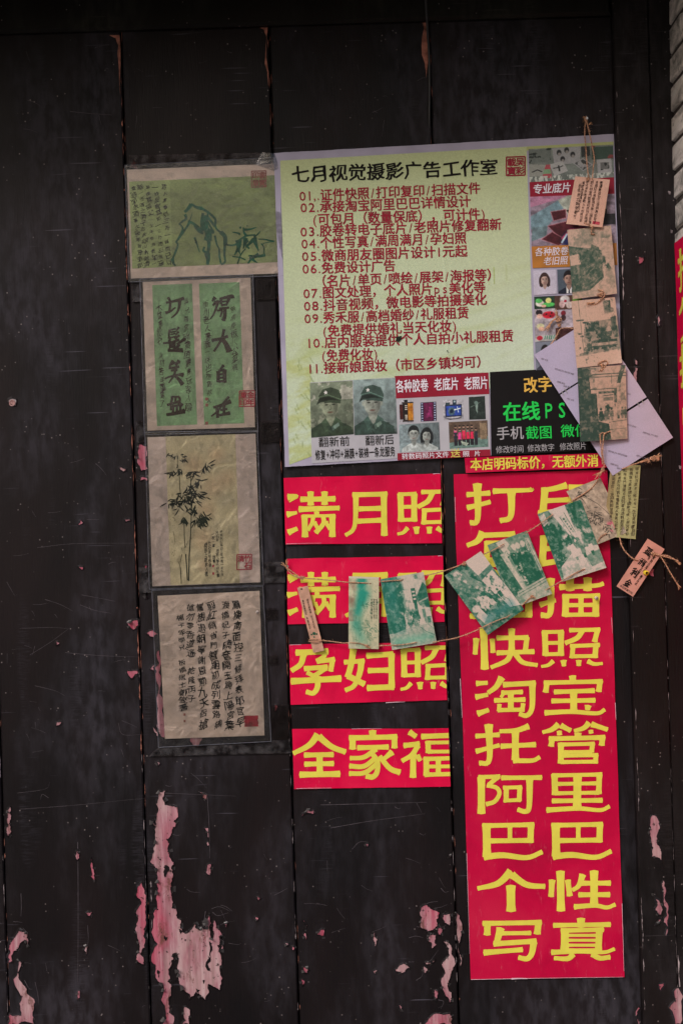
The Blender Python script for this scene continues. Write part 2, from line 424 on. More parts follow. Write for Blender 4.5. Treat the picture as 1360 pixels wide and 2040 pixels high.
def stroke(acc, surf, pts, w0, w1, h, flare=.16, curve=True, cap=True, prof=None):
    c = crom(pts) if curve else np.array(pts, float)
    seg = np.linalg.norm(np.diff(c, axis=0), axis=1); s = np.concatenate([[0], np.cumsum(seg)]); L = max(s[-1], 1e-6); t = s / L
    tg = np.gradient(c, axis=0); tg /= np.linalg.norm(tg, axis=1)[:, None] + 1e-9; nr = np.stack([-tg[:, 1], tg[:, 0]], -1)
    w = w0 + (w1 - w0) * t
    if prof is not None: w = w0 * prof(t) + .15
    e = np.clip(1 - np.minimum(s, L - s) / (max(w0, w1) * .55 + 1e-6), 0, 1); w = w * (1 + flare * e ** 2)
    l = c + nr * w[:, None] / 2; r = c - nr * w[:, None] / 2; n = len(c)
    V = np.concatenate([l, r]); Fc = [(i, i + 1, n + i + 1, n + i) for i in range(n - 1)]
    if cap:
        a = c[0] - tg[0] * w[0] * .10; b = c[-1] + tg[-1] * w[-1] * .10
        V = np.concatenate([V, [a, b]]); Fc += [(0, n, 2 * n), (n - 1, 2 * n + 1, 2 * n - 1)]
    W3 = surf.P(V, h)
    # face the viewer
    f0 = Fc[0]; nrm = np.cross(W3[f0[1]] - W3[f0[0]], W3[f0[2]] - W3[f0[0]])
    if nrm[1] > 0: Fc = [tuple(reversed(f)) for f in Fc]
    acc.add(W3, Fc)

def poly(acc, surf, pts, h):
    P = np.array(pts, float); V = surf.P(P, h)
    tr = tessellate_polygon([[Vector((p[0], -p[1], 0)) for p in P]])
    out = []
    for t in tr:
        nrm = np.cross(V[t[1]] - V[t[0]], V[t[2]] - V[t[0]])
        out.append(t if nrm[1] < 0 else tuple(reversed(t)))
    acc.add(V, out)

def chars(parent, surf, mat, specs, K, clip=None, **k):
    for v in specs:
        A_ = Acc(); glyph(A_, surf, v, *K, **k); o_ = A_.build('character', mat, parent)
        if clip is not None: clip_x(o_, clip)
def glyph(acc, surf, spec, s, ox, oy, sh=(0, 0), sx=1, sy=1, h0=.0004, about=None, tf=None):
    """brush strokes traced on an enlarged view of the photo: 'x,y x,y|w' ; s = enlargement"""
    hh = h0
    for st in spec.split(';'):
        st = st.strip()
        if not st: continue
        a, b = st.split('|'); w = [float(x) for x in b.split(',')]
        P = np.array([[float(v) for v in q.split(',')] for q in a.split()])
        if about is not None: P = (P - about[0]) * [sx, sy] + about[1]
        P = P / s + [ox, oy] + np.array(sh); ws = [x / s * (1.22 if about is not None else 1) for x in w]
        if tf is not None: P = tf(P)
        stroke(acc, surf, P, ws[0], ws[-1], hh, cap=True); hh += .00003

def ring_tube(acc, C, R, ns=5):
    C = np.asarray(C); n = len(C); tg = np.gradient(C, axis=0); tg /= np.linalg.norm(tg, axis=1)[:, None] + 1e-12
    up = np.array([0, 1, 0.]); a = np.cross(tg, up); a /= np.linalg.norm(a, axis=1)[:, None] + 1e-9; b = np.cross(tg, a); R = np.broadcast_to(R, (n,))
    th = np.arange(ns) * 2 * np.pi / ns
    V = (C[:, None] + R[:, None, None] * (a[:, None] * np.cos(th)[None, :, None] + b[:, None] * np.sin(th)[None, :, None])).reshape(-1, 3)
    Fc = [(i * ns + k, i * ns + (k + 1) % ns, (i + 1) * ns + (k + 1) % ns, (i + 1) * ns + k) for i in range(n - 1) for k in range(ns)]
    Fc += [tuple(range(ns))[::-1], tuple((n - 1) * ns + k for k in range(ns))]; acc.add(V, Fc)
# ---------------------------------------------------------------- painting of printed pictures (colour per point)
def vn(h, w, cx, cy, seed):
    r = np.random.RandomState(seed); gph = r.rand(cy + 2, cx + 2)
    y = np.linspace(0, cy, h, endpoint=False); x = np.linspace(0, cx, w, endpoint=False)
    yi = y.astype(int); xi = x.astype(int); fy = y - yi; fx = x - xi
    fy = (fy * fy * (3 - 2 * fy))[:, None]; fx = (fx * fx * (3 - 2 * fx))[None, :]
    a = gph[yi][:, xi]; b = gph[yi][:, xi + 1]; c = gph[yi + 1][:, xi]; d = gph[yi + 1][:, xi + 1]
    return (a * (1 - fx) + b * fx) * (1 - fy) + (c * (1 - fx) + d * fx) * fy
def fbm(h, w, cx, cy, seed, o=5):
    t = 0; k = 0
    for i in range(o): t = t + vn(h, w, cx * 2 ** i, cy * 2 ** i, seed + i) * .55 ** i; k += .55 ** i
    return t / k
class Cv:
    def __init__(s, w, h, base):
        s.w, s.h = int(w), int(h); s.a = np.ones((s.h, s.w, 3)) * (np.array(base) / 255.)
        s.y, s.x = np.meshgrid((np.arange(s.h) + .5) / s.h, (np.arange(s.w) + .5) / s.w, indexing='ij')
    def blend(s, m, c, al=1.0):
        m = (m * al)[..., None]; s.a = s.a * (1 - m) + m * (np.array(c) / 255. if np.ndim(c) == 1 else c)
    def mpoly(s, pts):
        m = np.zeros((s.h, s.w), bool); P = list(pts); j = len(P) - 1
        for i in range(len(P)):
            xi, yi = P[i]; xj, yj = P[j]
            if yi != yj: m ^= ((yi > s.y) != (yj > s.y)) & (s.x < (xj - xi) * (s.y - yi) / (yj - yi) + xi)
            j = i
        return m.astype(float)
    def poly(s, pts, c, al=1.0): s.blend(s.mpoly(pts), c, al)
    def rect(s, x0, y0, x1, y1, c, al=1.0): s.blend(((s.x >= x0) & (s.x <= x1) & (s.y >= y0) & (s.y <= y1)).astype(float), c, al)
    def ell(s, cx, cy, rx, ry, c, al=1.0, soft=.15):
        d = np.sqrt(((s.x - cx) / rx) ** 2 + ((s.y - cy) / ry) ** 2); s.blend(np.clip((1 + soft - d) / (2 * soft), 0, 1), c, al)
    def line(s, pts, wd, c, al=1.0):
        asp = s.h / s.w; m = np.zeros((s.h, s.w))
        for (x0, y0), (x1, y1) in zip(pts[:-1], pts[1:]):
            dx, dy = x1 - x0, (y1 - y0) * asp; L2 = dx * dx + dy * dy + 1e-9
            t = np.clip(((s.x - x0) * dx + (s.y - y0) * asp * dy) / L2, 0, 1)
            dd = np.hypot(s.x - x0 - t * dx, (s.y - y0) * asp - t * dy)
            m = np.maximum(m, np.clip((wd / 2 - dd) / (.6 / s.w) + .5, 0, 1))
        s.blend(m, c, al)
    def clutter(s, reg, c, cx, cy, seed, th=.52, al=1.0, soft=.04):
        f = fbm(s.h, s.w, cx, cy, seed); s.blend(np.clip((f + .10 * (vn(s.h, s.w, max(12, s.w // 4), max(12, s.h // 4), seed + 77) - .5) - th) / soft, 0, 1) * reg, c, al)
    def grain(s, amt, seed=1):
        f = fbm(s.h, s.w, max(4, s.w // 9), max(4, s.h // 9), seed + 5, 3)[..., None] - .5; lum = s.a.mean(2, keepdims=True); s.a = s.a * (1 + (.55 if amt >= .06 else .12 if amt > .03 else .0) * f) + .10 * (amt >= .06) * np.clip(f - .06, 0, 1) * (lum < .35)
        s.a = s.a * (1 + amt * (np.random.RandomState(seed).rand(s.h, s.w, 1) - .5) * 2) * (1 + amt * (fbm(s.h, s.w, 5, 6, seed)[..., None] - .5))
    def fade(s, amt, c=(120, 112, 116)): s.a = s.a * (1 - amt) + np.array(c) / 255. * amt

def portrait(c, cx, cy, r, skin, hair, cloth, cap=None, long=False, tie=None, collar=None):
    k = c.h / c.w; rx, ry = r, r * 1.28 / k; Y = lambda v: cy + v * r / k
    if long: c.ell(cx, Y(.45), rx * 1.42, ry * 1.45, hair, 1, .06)
    c.poly([(cx - 2.6 * r, Y(4.5)), (cx - 2.3 * r, Y(2.7)), (cx - 1.1 * r, Y(2.0)), (cx - .5 * r, Y(1.75)), (cx + .5 * r, Y(1.75)), (cx + 1.1 * r, Y(2.0)), (cx + 2.3 * r, Y(2.7)), (cx + 2.6 * r, Y(4.5))], cloth)
    c.poly([(cx - .45 * r, Y(.9)), (cx + .45 * r, Y(.9)), (cx + .5 * r, Y(1.8)), (cx, Y(2.5)), (cx - .5 * r, Y(1.8))], [x * .82 for x in skin])
    c.ell(cx - 1.0 * r, Y(.1), r * .16, r * .28 / k, [x * .85 for x in skin]); c.ell(cx + 1.0 * r, Y(.1), r * .16, r * .28 / k, [x * .8 for x in skin])
    if not cap: c.ell(cx, Y(-.35), rx * 1.1, ry * 1.0, hair, 1, .05)
    c.ell(cx, Y(.15), rx * .93, ry * .96, skin, 1, .06)
    fm = np.clip((1 - np.sqrt(((c.x - cx) / (rx * .93)) ** 2 + ((c.y - Y(.15)) / (ry * .96)) ** 2)) / .1, 0, 1); sh_ = np.clip(.5 + (c.x - cx) / r * .5 + (c.y - Y(.1)) / (r / k) * .16 + .3 * (fbm(c.h, c.w, 6, 7, 5) - .5), 0, 1); c.blend(fm * sh_, [x * .55 for x in skin], .75); c.ell(cx - .3 * r, Y(-.45), r * .4, r * .25 / k, [min(255, x * 1.12) for x in skin], .5, .8); c.ell(cx - .4 * r, Y(.45), r * .25, r * .2 / k, [min(255, x * 1.08) for x in skin], .5, .9); c.ell(cx, Y(1.25), r * .6, r * .14 / k, [x * .55 for x in skin], .6, .9)
    if not cap: c.poly([(cx - 1.0 * r, Y(-.2)), (cx - .8 * r, Y(-.95)), (cx, Y(-1.25)), (cx + .85 * r, Y(-.95)), (cx + 1.0 * r, Y(-.2)), (cx + .6 * r, Y(-.62)), (cx - .3 * r, Y(-.7))], hair)
    dk = [x * .3 for x in skin]
    for q in (-1, 1):
        c.line([(cx + q * .62 * r, Y(-.22)), (cx + q * .2 * r, Y(-.24))], r * .11, dk, .75)
        c.ell(cx + q * .4 * r, Y(.0), r * .19, r * .09 / k, dk, .9, .4)
    c.line([(cx + .03 * r, Y(.1)), (cx + .14 * r, Y(.5)), (cx - .1 * r, Y(.56))], r * .09, [x * .6 for x in skin], .8)
    c.ell(cx, Y(.86), r * .3, r * .09 / k, [skin[0] * .62, skin[1] * .42, skin[2] * .42], .9, .4)
    if long:
        c.poly([(cx - 1.35 * r, Y(1.7)), (cx - 1.3 * r, Y(-.2)), (cx - .5 * r, Y(-1.1)), (cx - .85 * r, Y(0)), (cx - .75 * r, Y(1.5))], hair)
        c.poly([(cx + 1.35 * r, Y(1.7)), (cx + 1.3 * r, Y(-.2)), (cx + .3 * r, Y(-1.2)), (cx + .85 * r, Y(0)), (cx + .75 * r, Y(1.5))], hair)
    if cap:
        c.poly([(cx - 1.15 * r, Y(-.35)), (cx - 1.25 * r, Y(-1.0)), (cx - .8 * r, Y(-1.75)), (cx + .1 * r, Y(-1.95)), (cx + 1.0 * r, Y(-1.6)), (cx + 1.3 * r, Y(-.8)), (cx + 1.15 * r, Y(-.05))], cap)
        c.poly([(cx - 1.5 * r, Y(-.05)), (cx - 1.2 * r, Y(-.75)), (cx - .2 * r, Y(-.95)), (cx + 1.2 * r, Y(-.35)), (cx + .3 * r, Y(-.5)), (cx - .8 * r, Y(-.45))], [x * .55 for x in cap])
        c.line([(cx - 1.2 * r, Y(-.9)), (cx - .2 * r, Y(-1.12)), (cx + 1.2 * r, Y(-.5))], r * .08, [min(255, x * 1.6) for x in cap])
        star = []
        for i in range(10):
            a = -math.pi / 2 + i * math.pi / 5; q = r * (.27 if i % 2 == 0 else .11); star.append((cx - .45 * r + q * math.cos(a), Y(-1.38) + q * math.sin(a) / k))
        c.poly(star, (205, 205, 200))
    if collar:
        c.poly([(cx - .55 * r, Y(1.45)), (cx - 1.0 * r, Y(1.9)), (cx - .55 * r, Y(3.1)), (cx + .05 * r, Y(2.5))], [x * 1.25 for x in cloth])
        c.poly([(cx + .55 * r, Y(1.4)), (cx + 1.2 * r, Y(1.9)), (cx + .7 * r, Y(2.9)), (cx + .1 * r, Y(2.5))], [x * 1.25 for x in cloth])
        c.poly([(cx + .1 * r, Y(2.55)), (cx + .85 * r, Y(2.05)), (cx + 1.0 * r, Y(2.4)), (cx + .25 * r, Y(2.95))], collar)
    if tie:
        c.poly([(cx - .6 * r, Y(1.7)), (cx, Y(2.6)), (cx + .6 * r, Y(1.7)), (cx + .5 * r, Y(4)), (cx - .5 * r, Y(4))], (205, 205, 215))
        c.poly([(cx - .14 * r, Y(2.4)), (cx + .14 * r, Y(2.4)), (cx + .25 * r, Y(4.5)), (cx - .25 * r, Y(4.5))], tie)

# ================================================================ THE PLACE
# ---- ground, door planks, lintel, post, brick pier
acc = Acc(); acc.add([(-40, -40, 0), (40, -40, 0), (40, 6, 0), (-40, 6, 0)], [(0, 1, 2, 3)])
ground = acc.build('ground', STONE); tag(ground, kind='structure')

XP = float(W(1256.5, 1250, .022)[0])                      # left face of the door post
XS = [float(W(*p)[0]) for p in ((5, 1600), (271, 1050), (566, 1050), (884, 1050))]
ZT, ZB = 2.62, 0.06
edges = [-1.02] + XS + [XP + .02]
door = empty('wooden_door', (0, 0, ZB), 'tall dark brown plank door with peeling paint behind all the posters', 'door')
planks = []
for i in range(5):
    a, b = edges[i], edges[i + 1]
    A = Acc(); yo = [0.003, 0, 0.0015, 0, 0.001][i]
    box(A, a + .0016, b - .0016, yo, .045, ZB, ZT, .0026)
    planks.append(A.build('plank', DOOR_P, door))
for i, (a, b) in enumerate(((-1.34, -1.02), (-1.66, -1.34), (-1.97, -1.66), (-2.3, -1.97))):
    A = Acc(); box(A, a + .0016, b - .0016, .001 * (i % 3), .045, ZB, ZT, .0026); A.build('plank', DOOR_P, door)
A = Acc(); box(A, -2.3, edges[-1], .046, .06, ZB, ZT); A.build('backing_board', EAVE, door)

XW = float(W(1345, 480, .022)[0])                         # face of the brick pier
post = empty('door_post', ((XP + XW) / 2, -.01, 0), 'dark painted door post between the planks and the brick pier', 'post')
xm = float(W(1322, 1050, .022)[0])
A = Acc(); box(A, XP, xm - .0006, -.022, .05, 0, 2.75, .0028); pb1 = A.build('board', POST_P, post)
A = Acc(); box(A, xm + .0006, XW + .02, -.0205, .05, 0, 2.75, .0012); pb2 = A.build('board', POST_P, post)

zl = float(W(600, 47, .016)[2])
A = Acc(); box(A, -2.3, XP - .001, -.016, .05, zl, zl + .2, .006)
lintel = A.build('lintel_beam', LINT_P); tag(lintel, 'dark weathered lintel beam across the top of the plank door', 'beam')

# eave above the shop front, just out of view
eave = empty('tiled_eave', (0, -.3, 2.49), 'dark timber eave over the shop front', 'eave')
A = Acc(); box(A, -2.5, XW - .01, -.47, -.002, 2.475, 2.50, .002); A.build('soffit_board', EAVE, eave)
for i in range(-2, 5):
    A = Acc(); box(A, -1.35 + i * .44, -1.29 + i * .44, -.50, -.002, 2.501, 2.56, .002); A.build('rafter', EAVE, eave)

wall = empty('brick_wall', (XW + .1, -.2, 0), 'grey brick pier beside the door with a red banner pasted on it', 'wall')
DP = .36; CH = .0575
A = Acc(); V = []; box(A, XW + .004, XW + 1.6, -DP + .004, .1, 0, 2.9); A.build('mortar_bed', MORTAR, wall)
rb = random.Random(3)
def brick_mesh(L, seed):
    r = random.Random(seed); H = .0495; c = .003; T = .06
    # local: x = 0 at face going +x, y along, z up
    def J(v): return v + r.uniform(-.0012, .0012)
    f = [(0, c, c), (0, L - c, c), (0, L - c, H - c), (0, c, H - c)]
    m = [(c, 0, 0), (c, L, 0), (c, L, H), (c, 0, H)]; bk = [(T, 0, 0), (T, L, 0), (T, L, H), (T, 0, H)]
    mid = [(-.0006, L / 2, H / 2)]
    V = [tuple(J(x) for x in p) for p in f] + [tuple(J(x) for x in p) for p in m] + bk + mid
    Fc = [(0, 12, 1), (1, 12, 2), (2, 12, 3), (3, 12, 0)]
    for i in range(4):
        j = (i + 1) % 4; Fc += [(i, j, 4 + j, 4 + i), (4 + i, 4 + j, 8 + j, 8 + i)]
    Fc = [tuple(reversed(q)) for q in Fc]
    me = bpy.data.meshes.new('brick'); me.from_pydata(V, [], Fc); me.materials.append(BRICK); me.update(); return me
full = [brick_mesh(.236, i) for i in range(5)]; half = [brick_mesh(.114, 20 + i) for i in range(4)]
base = wloc(wall)
for k in range(50):
    z = k * CH + .004; off = (k % 2) == 0
    row = [(-.0, half), (-.120, full)] if off else [(0, full), (-.242, half)]
    for y, kind in row:
        me = rb.choice(kind); L = .236 if kind is full else .114
        o = bpy.data.objects.new('brick', me); COL.objects.link(o); o.parent = wall
        o.location = (XW + rb.uniform(-.0012, .0012) - base.x, y - L - base.y, z + rb.uniform(-.001, .001) - base.z)
        o.rotation_euler = (rb.uniform(-.006, .006), 0, rb.uniform(-.004, .004))

# ---- peeling paint
def jag(P, amt, it=3, seed=0):
    r = random.Random(seed); P = [np.array(p, float) for p in P]
    for k in range(it):
        Q = []
        for i in range(len(P)):
            a, b = P[i], P[(i + 1) % len(P)]; L = np.linalg.norm(b - a); Q.append(a)
            if L > 2.2:
                nrm = np.array([-(b - a)[1], (b - a)[0]]) / (L + 1e-9)
                Q.append((a + b) / 2 + nrm * r.gauss(0, amt) * L)
        P = Q
    return P
FL = {}
def peel(pts, o, x0, y0, s, d, seed, jit=.11, flakes=True, mat=None, fs=1.3):
    P = jag([(p[0] / s + x0, p[1] / s + y0) for p in pts], jit, 3, seed)
    PA = np.array(P); area = .5 * np.sum(PA[:, 0] * np.roll(PA[:, 1], -1) - np.roll(PA[:, 0], -1) * PA[:, 1])
    if area < 0: PA = PA[::-1]
    sf = Surf([(0, 0), (1, 0), (1, 1), (0, 1)], 0); sf.P = lambda p, h=0: W(np.asarray(p)[..., 0], np.asarray(p)[..., 1], d + h)
    A = Acc(); poly(A, sf, PA.tolist(), .0003); A.build('bare_patch', mat or PINK, o)
    tg = np.roll(PA, -1, 0) - np.roll(PA, 1, 0); tg /= np.linalg.norm(tg, axis=1)[:, None] + 1e-9
    nr = np.stack([tg[:, 1], -tg[:, 0]], -1)
    rr = np.random.RandomState(seed); hh = .0009 + .0009 * rr.rand(len(PA))
    i0 = sf.P(PA, .0002); i1 = sf.P(PA + nr * .35, hh); i2 = sf.P(PA + nr * (2.5 + 2.5 * rr.rand(len(PA), 1)), .00005)
    n = len(PA); V = np.concatenate([i0, i1, i2]); Fc = []
    for i in range(n):
        j = (i + 1) % n; Fc += [(i, n + i, n + j, j), (n + i, 2 * n + i, 2 * n + j, n + j)]
    obj('lifted_paint_edge', V, Fc, DOOR_P, o)
    if flakes:
        F_ = FL.setdefault(o.name, (o, Acc()))[1]
        for k in range(max(1, n // 11)):
            i = rr.randint(n); c = PA[i]; a = math.atan2(nr[i][1], nr[i][0]) + rr.uniform(-.5, .5); wd = rr.uniform(2, 6) * fs; ln = rr.uniform(2.5, 7) * fs
            ux = np.array([math.cos(a), math.sin(a)]); uy = np.array([-ux[1], ux[0]]); V = []; m = 4
            for q in range(m + 1):
                t = q / m
                for w_ in (-1, 0, 1):
                    p = c + ux * (ln * .6 - ln * t * (1 - .25 * t)) + uy * w_ * wd / 2 * (1 - .5 * t * abs(w_)) 
                    V.append(W(p[0], p[1], d + .0008 + .0065 * t * t * min(1.6, ln / 7)))
            Fc = [(q * 3 + w_, q * 3 + w_ + 1, (q + 1) * 3 + w_ + 1, (q + 1) * 3 + w_) for q in range(m) for w_ in (0, 1)]
            F_.add(V, Fc)
s1 = 2.833
big = [(900,275),(935,270),(930,350),(1000,362),(990,470),(975,475),(965,520),(940,540),(945,600),(960,650),(980,685),(965,700),(970,780),(968,850),(975,930),(1000,990),(1020,1000),(1022,1045),(1060,1072),(1085,1050),(1105,1020),(1125,1060),(1150,1045),(1165,1055),(1168,1000),(1190,955),(1195,1020),(1190,1100),(1200,1110),(1210,1000),(1240,1060),(1262,1100),(1245,1150),(1250,1240),(1255,1330),(1240,1395),(1200,1370),(1175,1360),(1160,1450),(1110,1400),(1070,1450),(1040,1395),(1010,1340),(1000,1270),(1005,1200),(985,1190),(965,1230),(960,1330),(965,1400),(955,1500),(975,1587),(920,1587),(910,1450),(900,1350),(880,1280),(865,1180),(865,1000),(885,860),(890,760),(878,700),(880,560),(862,450),(885,460),(895,380),(895,310)]
P1, P2, P3, P4 = planks[1:5]; D2 = -.0015
peel(big, P2, 0, 1480, s1, D2, 1, .13, True, None, 2.2)
for i, pts in enumerate([
    [(770,860),(800,790),(815,850),(820,950),(815,1050),(818,1130),(800,1170),(812,1250),(770,1225),(790,1170),(775,1080),(768,960)],
    [(45,400),(58,360),(62,430),(65,500),(50,525),(38,480)],
    [(60,1180),(75,1110),(110,1055),(155,1080),(160,1150),(140,1110),(115,1130),(95,1170),(70,1230),(50,1240)],
    [(108,1230),(122,1240),(122,1350),(150,1400),(190,1510),(195,1587),(50,1587),(55,1530),(120,1540),(105,1400)],
    [(434,615),(442,600),(446,640),(440,660)], [(515,650),(535,740),(530,790),(522,740)], [(480,1150),(497,1150),(490,1195)],
    [(438,1410),(450,1400),(448,1440),(440,1450)], [(490,960),(520,955),(512,975),(498,975)]]):
    peel(pts, P1, 0, 1480, s1, 0 if i not in (99,) else 0, 10 + i, .12)
for i, pts in enumerate([[(1040,1490),(1065,1500),(1068,1587),(1030,1587)], [(1155,480),(1175,480),(1180,575),(1172,580)], [(1125,275),(1168,295),(1165,320),(1145,305)], [(1172,690),(1190,685),(1184,745),(1172,740)], [(885,110),(902,112),(896,128)]]):
    peel(pts, P2, 0, 1480, s1, D2, 30 + i, .1)
for i, pts in enumerate([[(1130,930),(1160,915),(1190,940),(1230,960),(1215,1010),(1200,1050),(1165,1065),(1125,1040)], [(1175,1080),(1210,1085),(1215,1140),(1190,1160),(1170,1110)], [(1255,970),(1295,965),(1290,1030),(1260,1010)],
    [(1255,1120),(1285,1130),(1298,1190),(1306,1280),(1290,1330),(1300,1440),(1290,1465),(1250,1390),(1265,1300),(1245,1250),(1280,1210)], [(1140,1587),(1190,1540),(1290,1530),(1300,1587)], [(1140,1240),(1210,1220),(1190,1250)], [(1145,1260),(1165,1275),(1150,1300)],
    [(865,1070),(882,1110),(870,1148),(858,1110)], [(985,1280),(1030,1245),(1065,1270),(1000,1290)], [(468,1265),(495,1280),(485,1298),(468,1295)], [(463,1000),(485,1030),(480,1110),(468,1080)], [(560,1060),(582,1055),(578,1090),(545,1080)],
    [(1205,1395),(1222,1400),(1212,1460),(1203,1430)], [(1003,1480),(1020,1490),(1012,1512)], [(1225,1045),(1250,1050),(1240,1085)], [(860,1290),(880,1285),(866,1302)], [(488,380),(525,385),(522,398),(480,392),(455,418),(462,402)], [(1282,630),(1298,636),(1292,648)], [(455,1335),(465,1340),(460,1370)], [(815,570),(832,572),(826,585)]]):
    peel(pts, P3, 440, 1480, s1, 0, 50 + i, .12)
for i, pts in enumerate([[(205,870),(222,878),(212,888)], [(195,985),(212,990),(203,1002)], [(403,1150),(416,1155),(410,1170)], [(-5,1090),(10,1100),(12,1160),(-2,1180)], [(365,1130),(378,1132),(372,1145)], [(22,1020),(38,1018),(30,1045)]]):
    peel(pts, P2, 440, 1480, s1, D2, 80 + i, .1)
peel([(1328,960),(1345,975),(1350,1100),(1356,1240),(1350,1260),(1338,1150),(1332,1040)], P4, 440, 1480, s1, -.001, 95, .08)
for i, pts in enumerate([[(915,15),(960,30),(970,180),(930,190),(905,70)], [(922,235),(965,235),(965,255),(925,255)], [(955,980),(972,985),(968,1030),(955,1010)], [(955,808),(962,812),(960,840),(954,835)]]):
    peel(pts, P2, 0, 880, 3.29, D2, 100 + i, .1)
for i, pts in enumerate([[(835,1190),(870,1175),(905,1170),(905,1200),(880,1230),(850,1210)], [(835,1500),(905,1500),(900,1520),(865,1550),(845,1530)], [(785,170),(800,172),(825,180),(810,195)], [(515,540),(530,515),(545,530),(520,545)], [(820,510),(855,512),(830,522)], [(372,1310),(390,1320),(375,1332)], [(375,1840),(400,1838),(392,1855),(372,1860)], [(520,820),(548,825),(540,838)]]):
    peel(pts, P1, 0, 880, 3.29, 0, 110 + i, .1, i < 2)
for i, pts in enumerate([[(190,650),(210,640),(222,900),(240,1200),(250,1400),(225,1390),(185,1300),(190,1100),(175,850)], [(130,800),(165,770),(175,830)], [(100,490),(150,460),(195,500),(155,520)], [(480,1410),(585,1405),(540,1480),(500,1460)], [(155,1310),(195,1390),(185,1380),(165,1350)], [(88,130),(105,125),(108,180),(92,185)], [(1218,1120),(1240,1125),(1228,1160),(1215,1165)]]):
    peel(pts, P2, 270, 1150, 4.387, D2, 130 + i, .1, False)
A = Acc(); sf = Surf([(0, 0), (1, 0), (1, 1), (0, 1)], 0); sf.P = lambda p, h=0: W(np.asarray(p)[..., 0], np.asarray(p)[..., 1], D2 + h)
for k, pts in enumerate([[(945,1345),(985,1310),(1000,1330),(975,1375)], [(1180,1120),(1198,1150),(1195,1290),(1180,1270)], [(925,1085),(948,1098),(935,1118)], [(895,640),(910,655),(900,682)], [(1105,1385),(1130,1395),(1120,1440)], [(890,1280),(905,1290),(900,1330)], [(1225,1140),(1245,1145),(1235,1170)], [(1010,1050),(1030,1062),(1018,1078)], [(885,930),(896,940),(888,970)], [(1140,1340),(1160,1335),(1150,1360)], [(930,690),(955,700),(930,760),(922,730)], [(1040,1105),(1052,1110),(1044,1120)]]):
    poly(A, sf, jag([(a / s1, b / s1 + 1480) for a, b in pts], .14, 3, 300 + k), .0012)
A.build('paint_remnant', DOOR_P, P2, kind='stuff')
peel([(877,110),(905,60),(935,122),(905,118)], P2, 0, 300, 3.4, D2, 140, .05, False)
peel([(62,1690),(85,1680),(112,1690),(108,1725),(85,1720),(62,1706)], P1, 0, 300, 3.4, 0, 141, .06, False, CHIPW)
sp = 3.643
for i, pts in enumerate([[(415,440),(420,520),(480,575),(485,620),(460,720),(495,790),(495,850),(430,825),(425,700),(415,600)], [(440,1090),(460,1140),(455,1210),(500,1250),(495,1300),(445,1330)], [(465,1750),(515,1745),(490,1795)], [(510,1000),(530,1080),(548,1250),(530,1400),(515,1300),(512,1100)], [(330,1920),(340,1925),(338,2040),(332,2040)], [(590,1800),(620,1780),(635,2040),(600,2040)]]):
    peel(pts, pb1, 1180, 1480, sp, .022, 150 + i, .1, i < 2)
for i, pts in enumerate([[(175,210),(205,215),(200,245),(180,255)], [(152,905),(160,912),(162,940),(152,935)], [(152,960),(166,965),(160,1050),(150,1058)], [(308,610),(318,640),(314,680),(306,650)]]):
    peel(pts, pb1, 1220, 450, 3.4, .022, 170 + i, .08, False)
peel([(360,600),(400,605),(396,660),(365,650)], pb1, 1200, 980, 3.925, .022, 180, .08, False)
for nme, (o, A) in FL.items():
    q = A.build('curled_paint_flakes', FLAKE, o, kind='stuff', smooth=True)

# chipped slivers along the plank edges
r = random.Random(5)
def chips(o, pa, pb, d, n, mat, wmax=1.6, lmax=26, prob=1, side=1):
    A = Acc()
    sf = Surf([(0, 0), (1, 0), (1, 1), (0, 1)], 0); sf.P = lambda p, h=0: W(np.asarray(p)[..., 0], np.asarray(p)[..., 1], d + h)
    pa = np.array(pa, float); pb = np.array(pb, float)
    for k in range(n):
        t = r.random(); c = pa + (pb - pa) * t; L = r.uniform(3, lmax) ; e = (pb - pa) / np.linalg.norm(pb - pa)
        w = r.uniform(.35, wmax); m = 5
        Lp = [c + e * L * q / m + np.array([side * 0.3, 0]) for q in range(m + 1)]
        Rp = [c + e * L * q / m + np.array([side * (.3 + w * math.sin(math.pi * (q + .3) / (m + .6)) * r.uniform(.5, 1.2)), 0]) for q in range(m + 1)]
        poly(A, sf, Lp + Rp[::-1], .0004)
    A.build('chipped_edge', mat, o, kind='stuff')
def sx(i, y): return [5, 271, 566, 884][i] + (y - (1600 if i == 0 else 1050)) * math.tan(ROLL)
for i, (o1, o2) in enumerate([(planks[0], P1), (P1, P2), (P2, P3), (P3, P4)]):
    def L(y, dx): return (sx(i, y) + dx, y)
    if i: chips(o1, L(70, -1.4), L(1500, -1.4), -.0015 if o1 is P2 else 0, 60 if i == 1 else 34, CHIP, 2.6 if i == 1 else 1.5, 34, side=-1)
    chips(o1, L(1300, -1.4), L(2040, -1.4), -.0015 if o1 is P2 else (-.003 if i == 0 else 0), 14, CHIPW, 1.1, 30, side=-1)
    chips(o2, L(60, 1.4), L(2040, 1.4), -.0015 if o2 is P2 else (-.001 if o2 is P4 else 0), 26, CHIP, 1.2, 24, side=1)
chips(P2, (300, 1740), (302, 1850), -.0015, 6, CHIPW, 2, 20)
def ex(y): return 1256.5 + (y - 1250) * math.tan(ROLL)
chips(pb1, (ex(60) + 3, 60), (ex(2040) + 3, 2040), .022, 40, CHIPW, 1.2, 30, side=1)
chips(pb1, (ex(400) + 2.5, 405), (ex(590) + 2.5, 575), .022, 26, CHIPW, 3.2, 34, side=1)
chips(pb1, (ex(1490) + 2.5, 1490), (ex(1600) + 2.5, 1590), .022, 14, CHIPW, 3.0, 34, side=1)
chips(pb1, (ex(1760) + 2.5, 1780), (ex(1960) + 2.5, 1930), .022, 12, CHIPW, 2.2, 34, side=1)
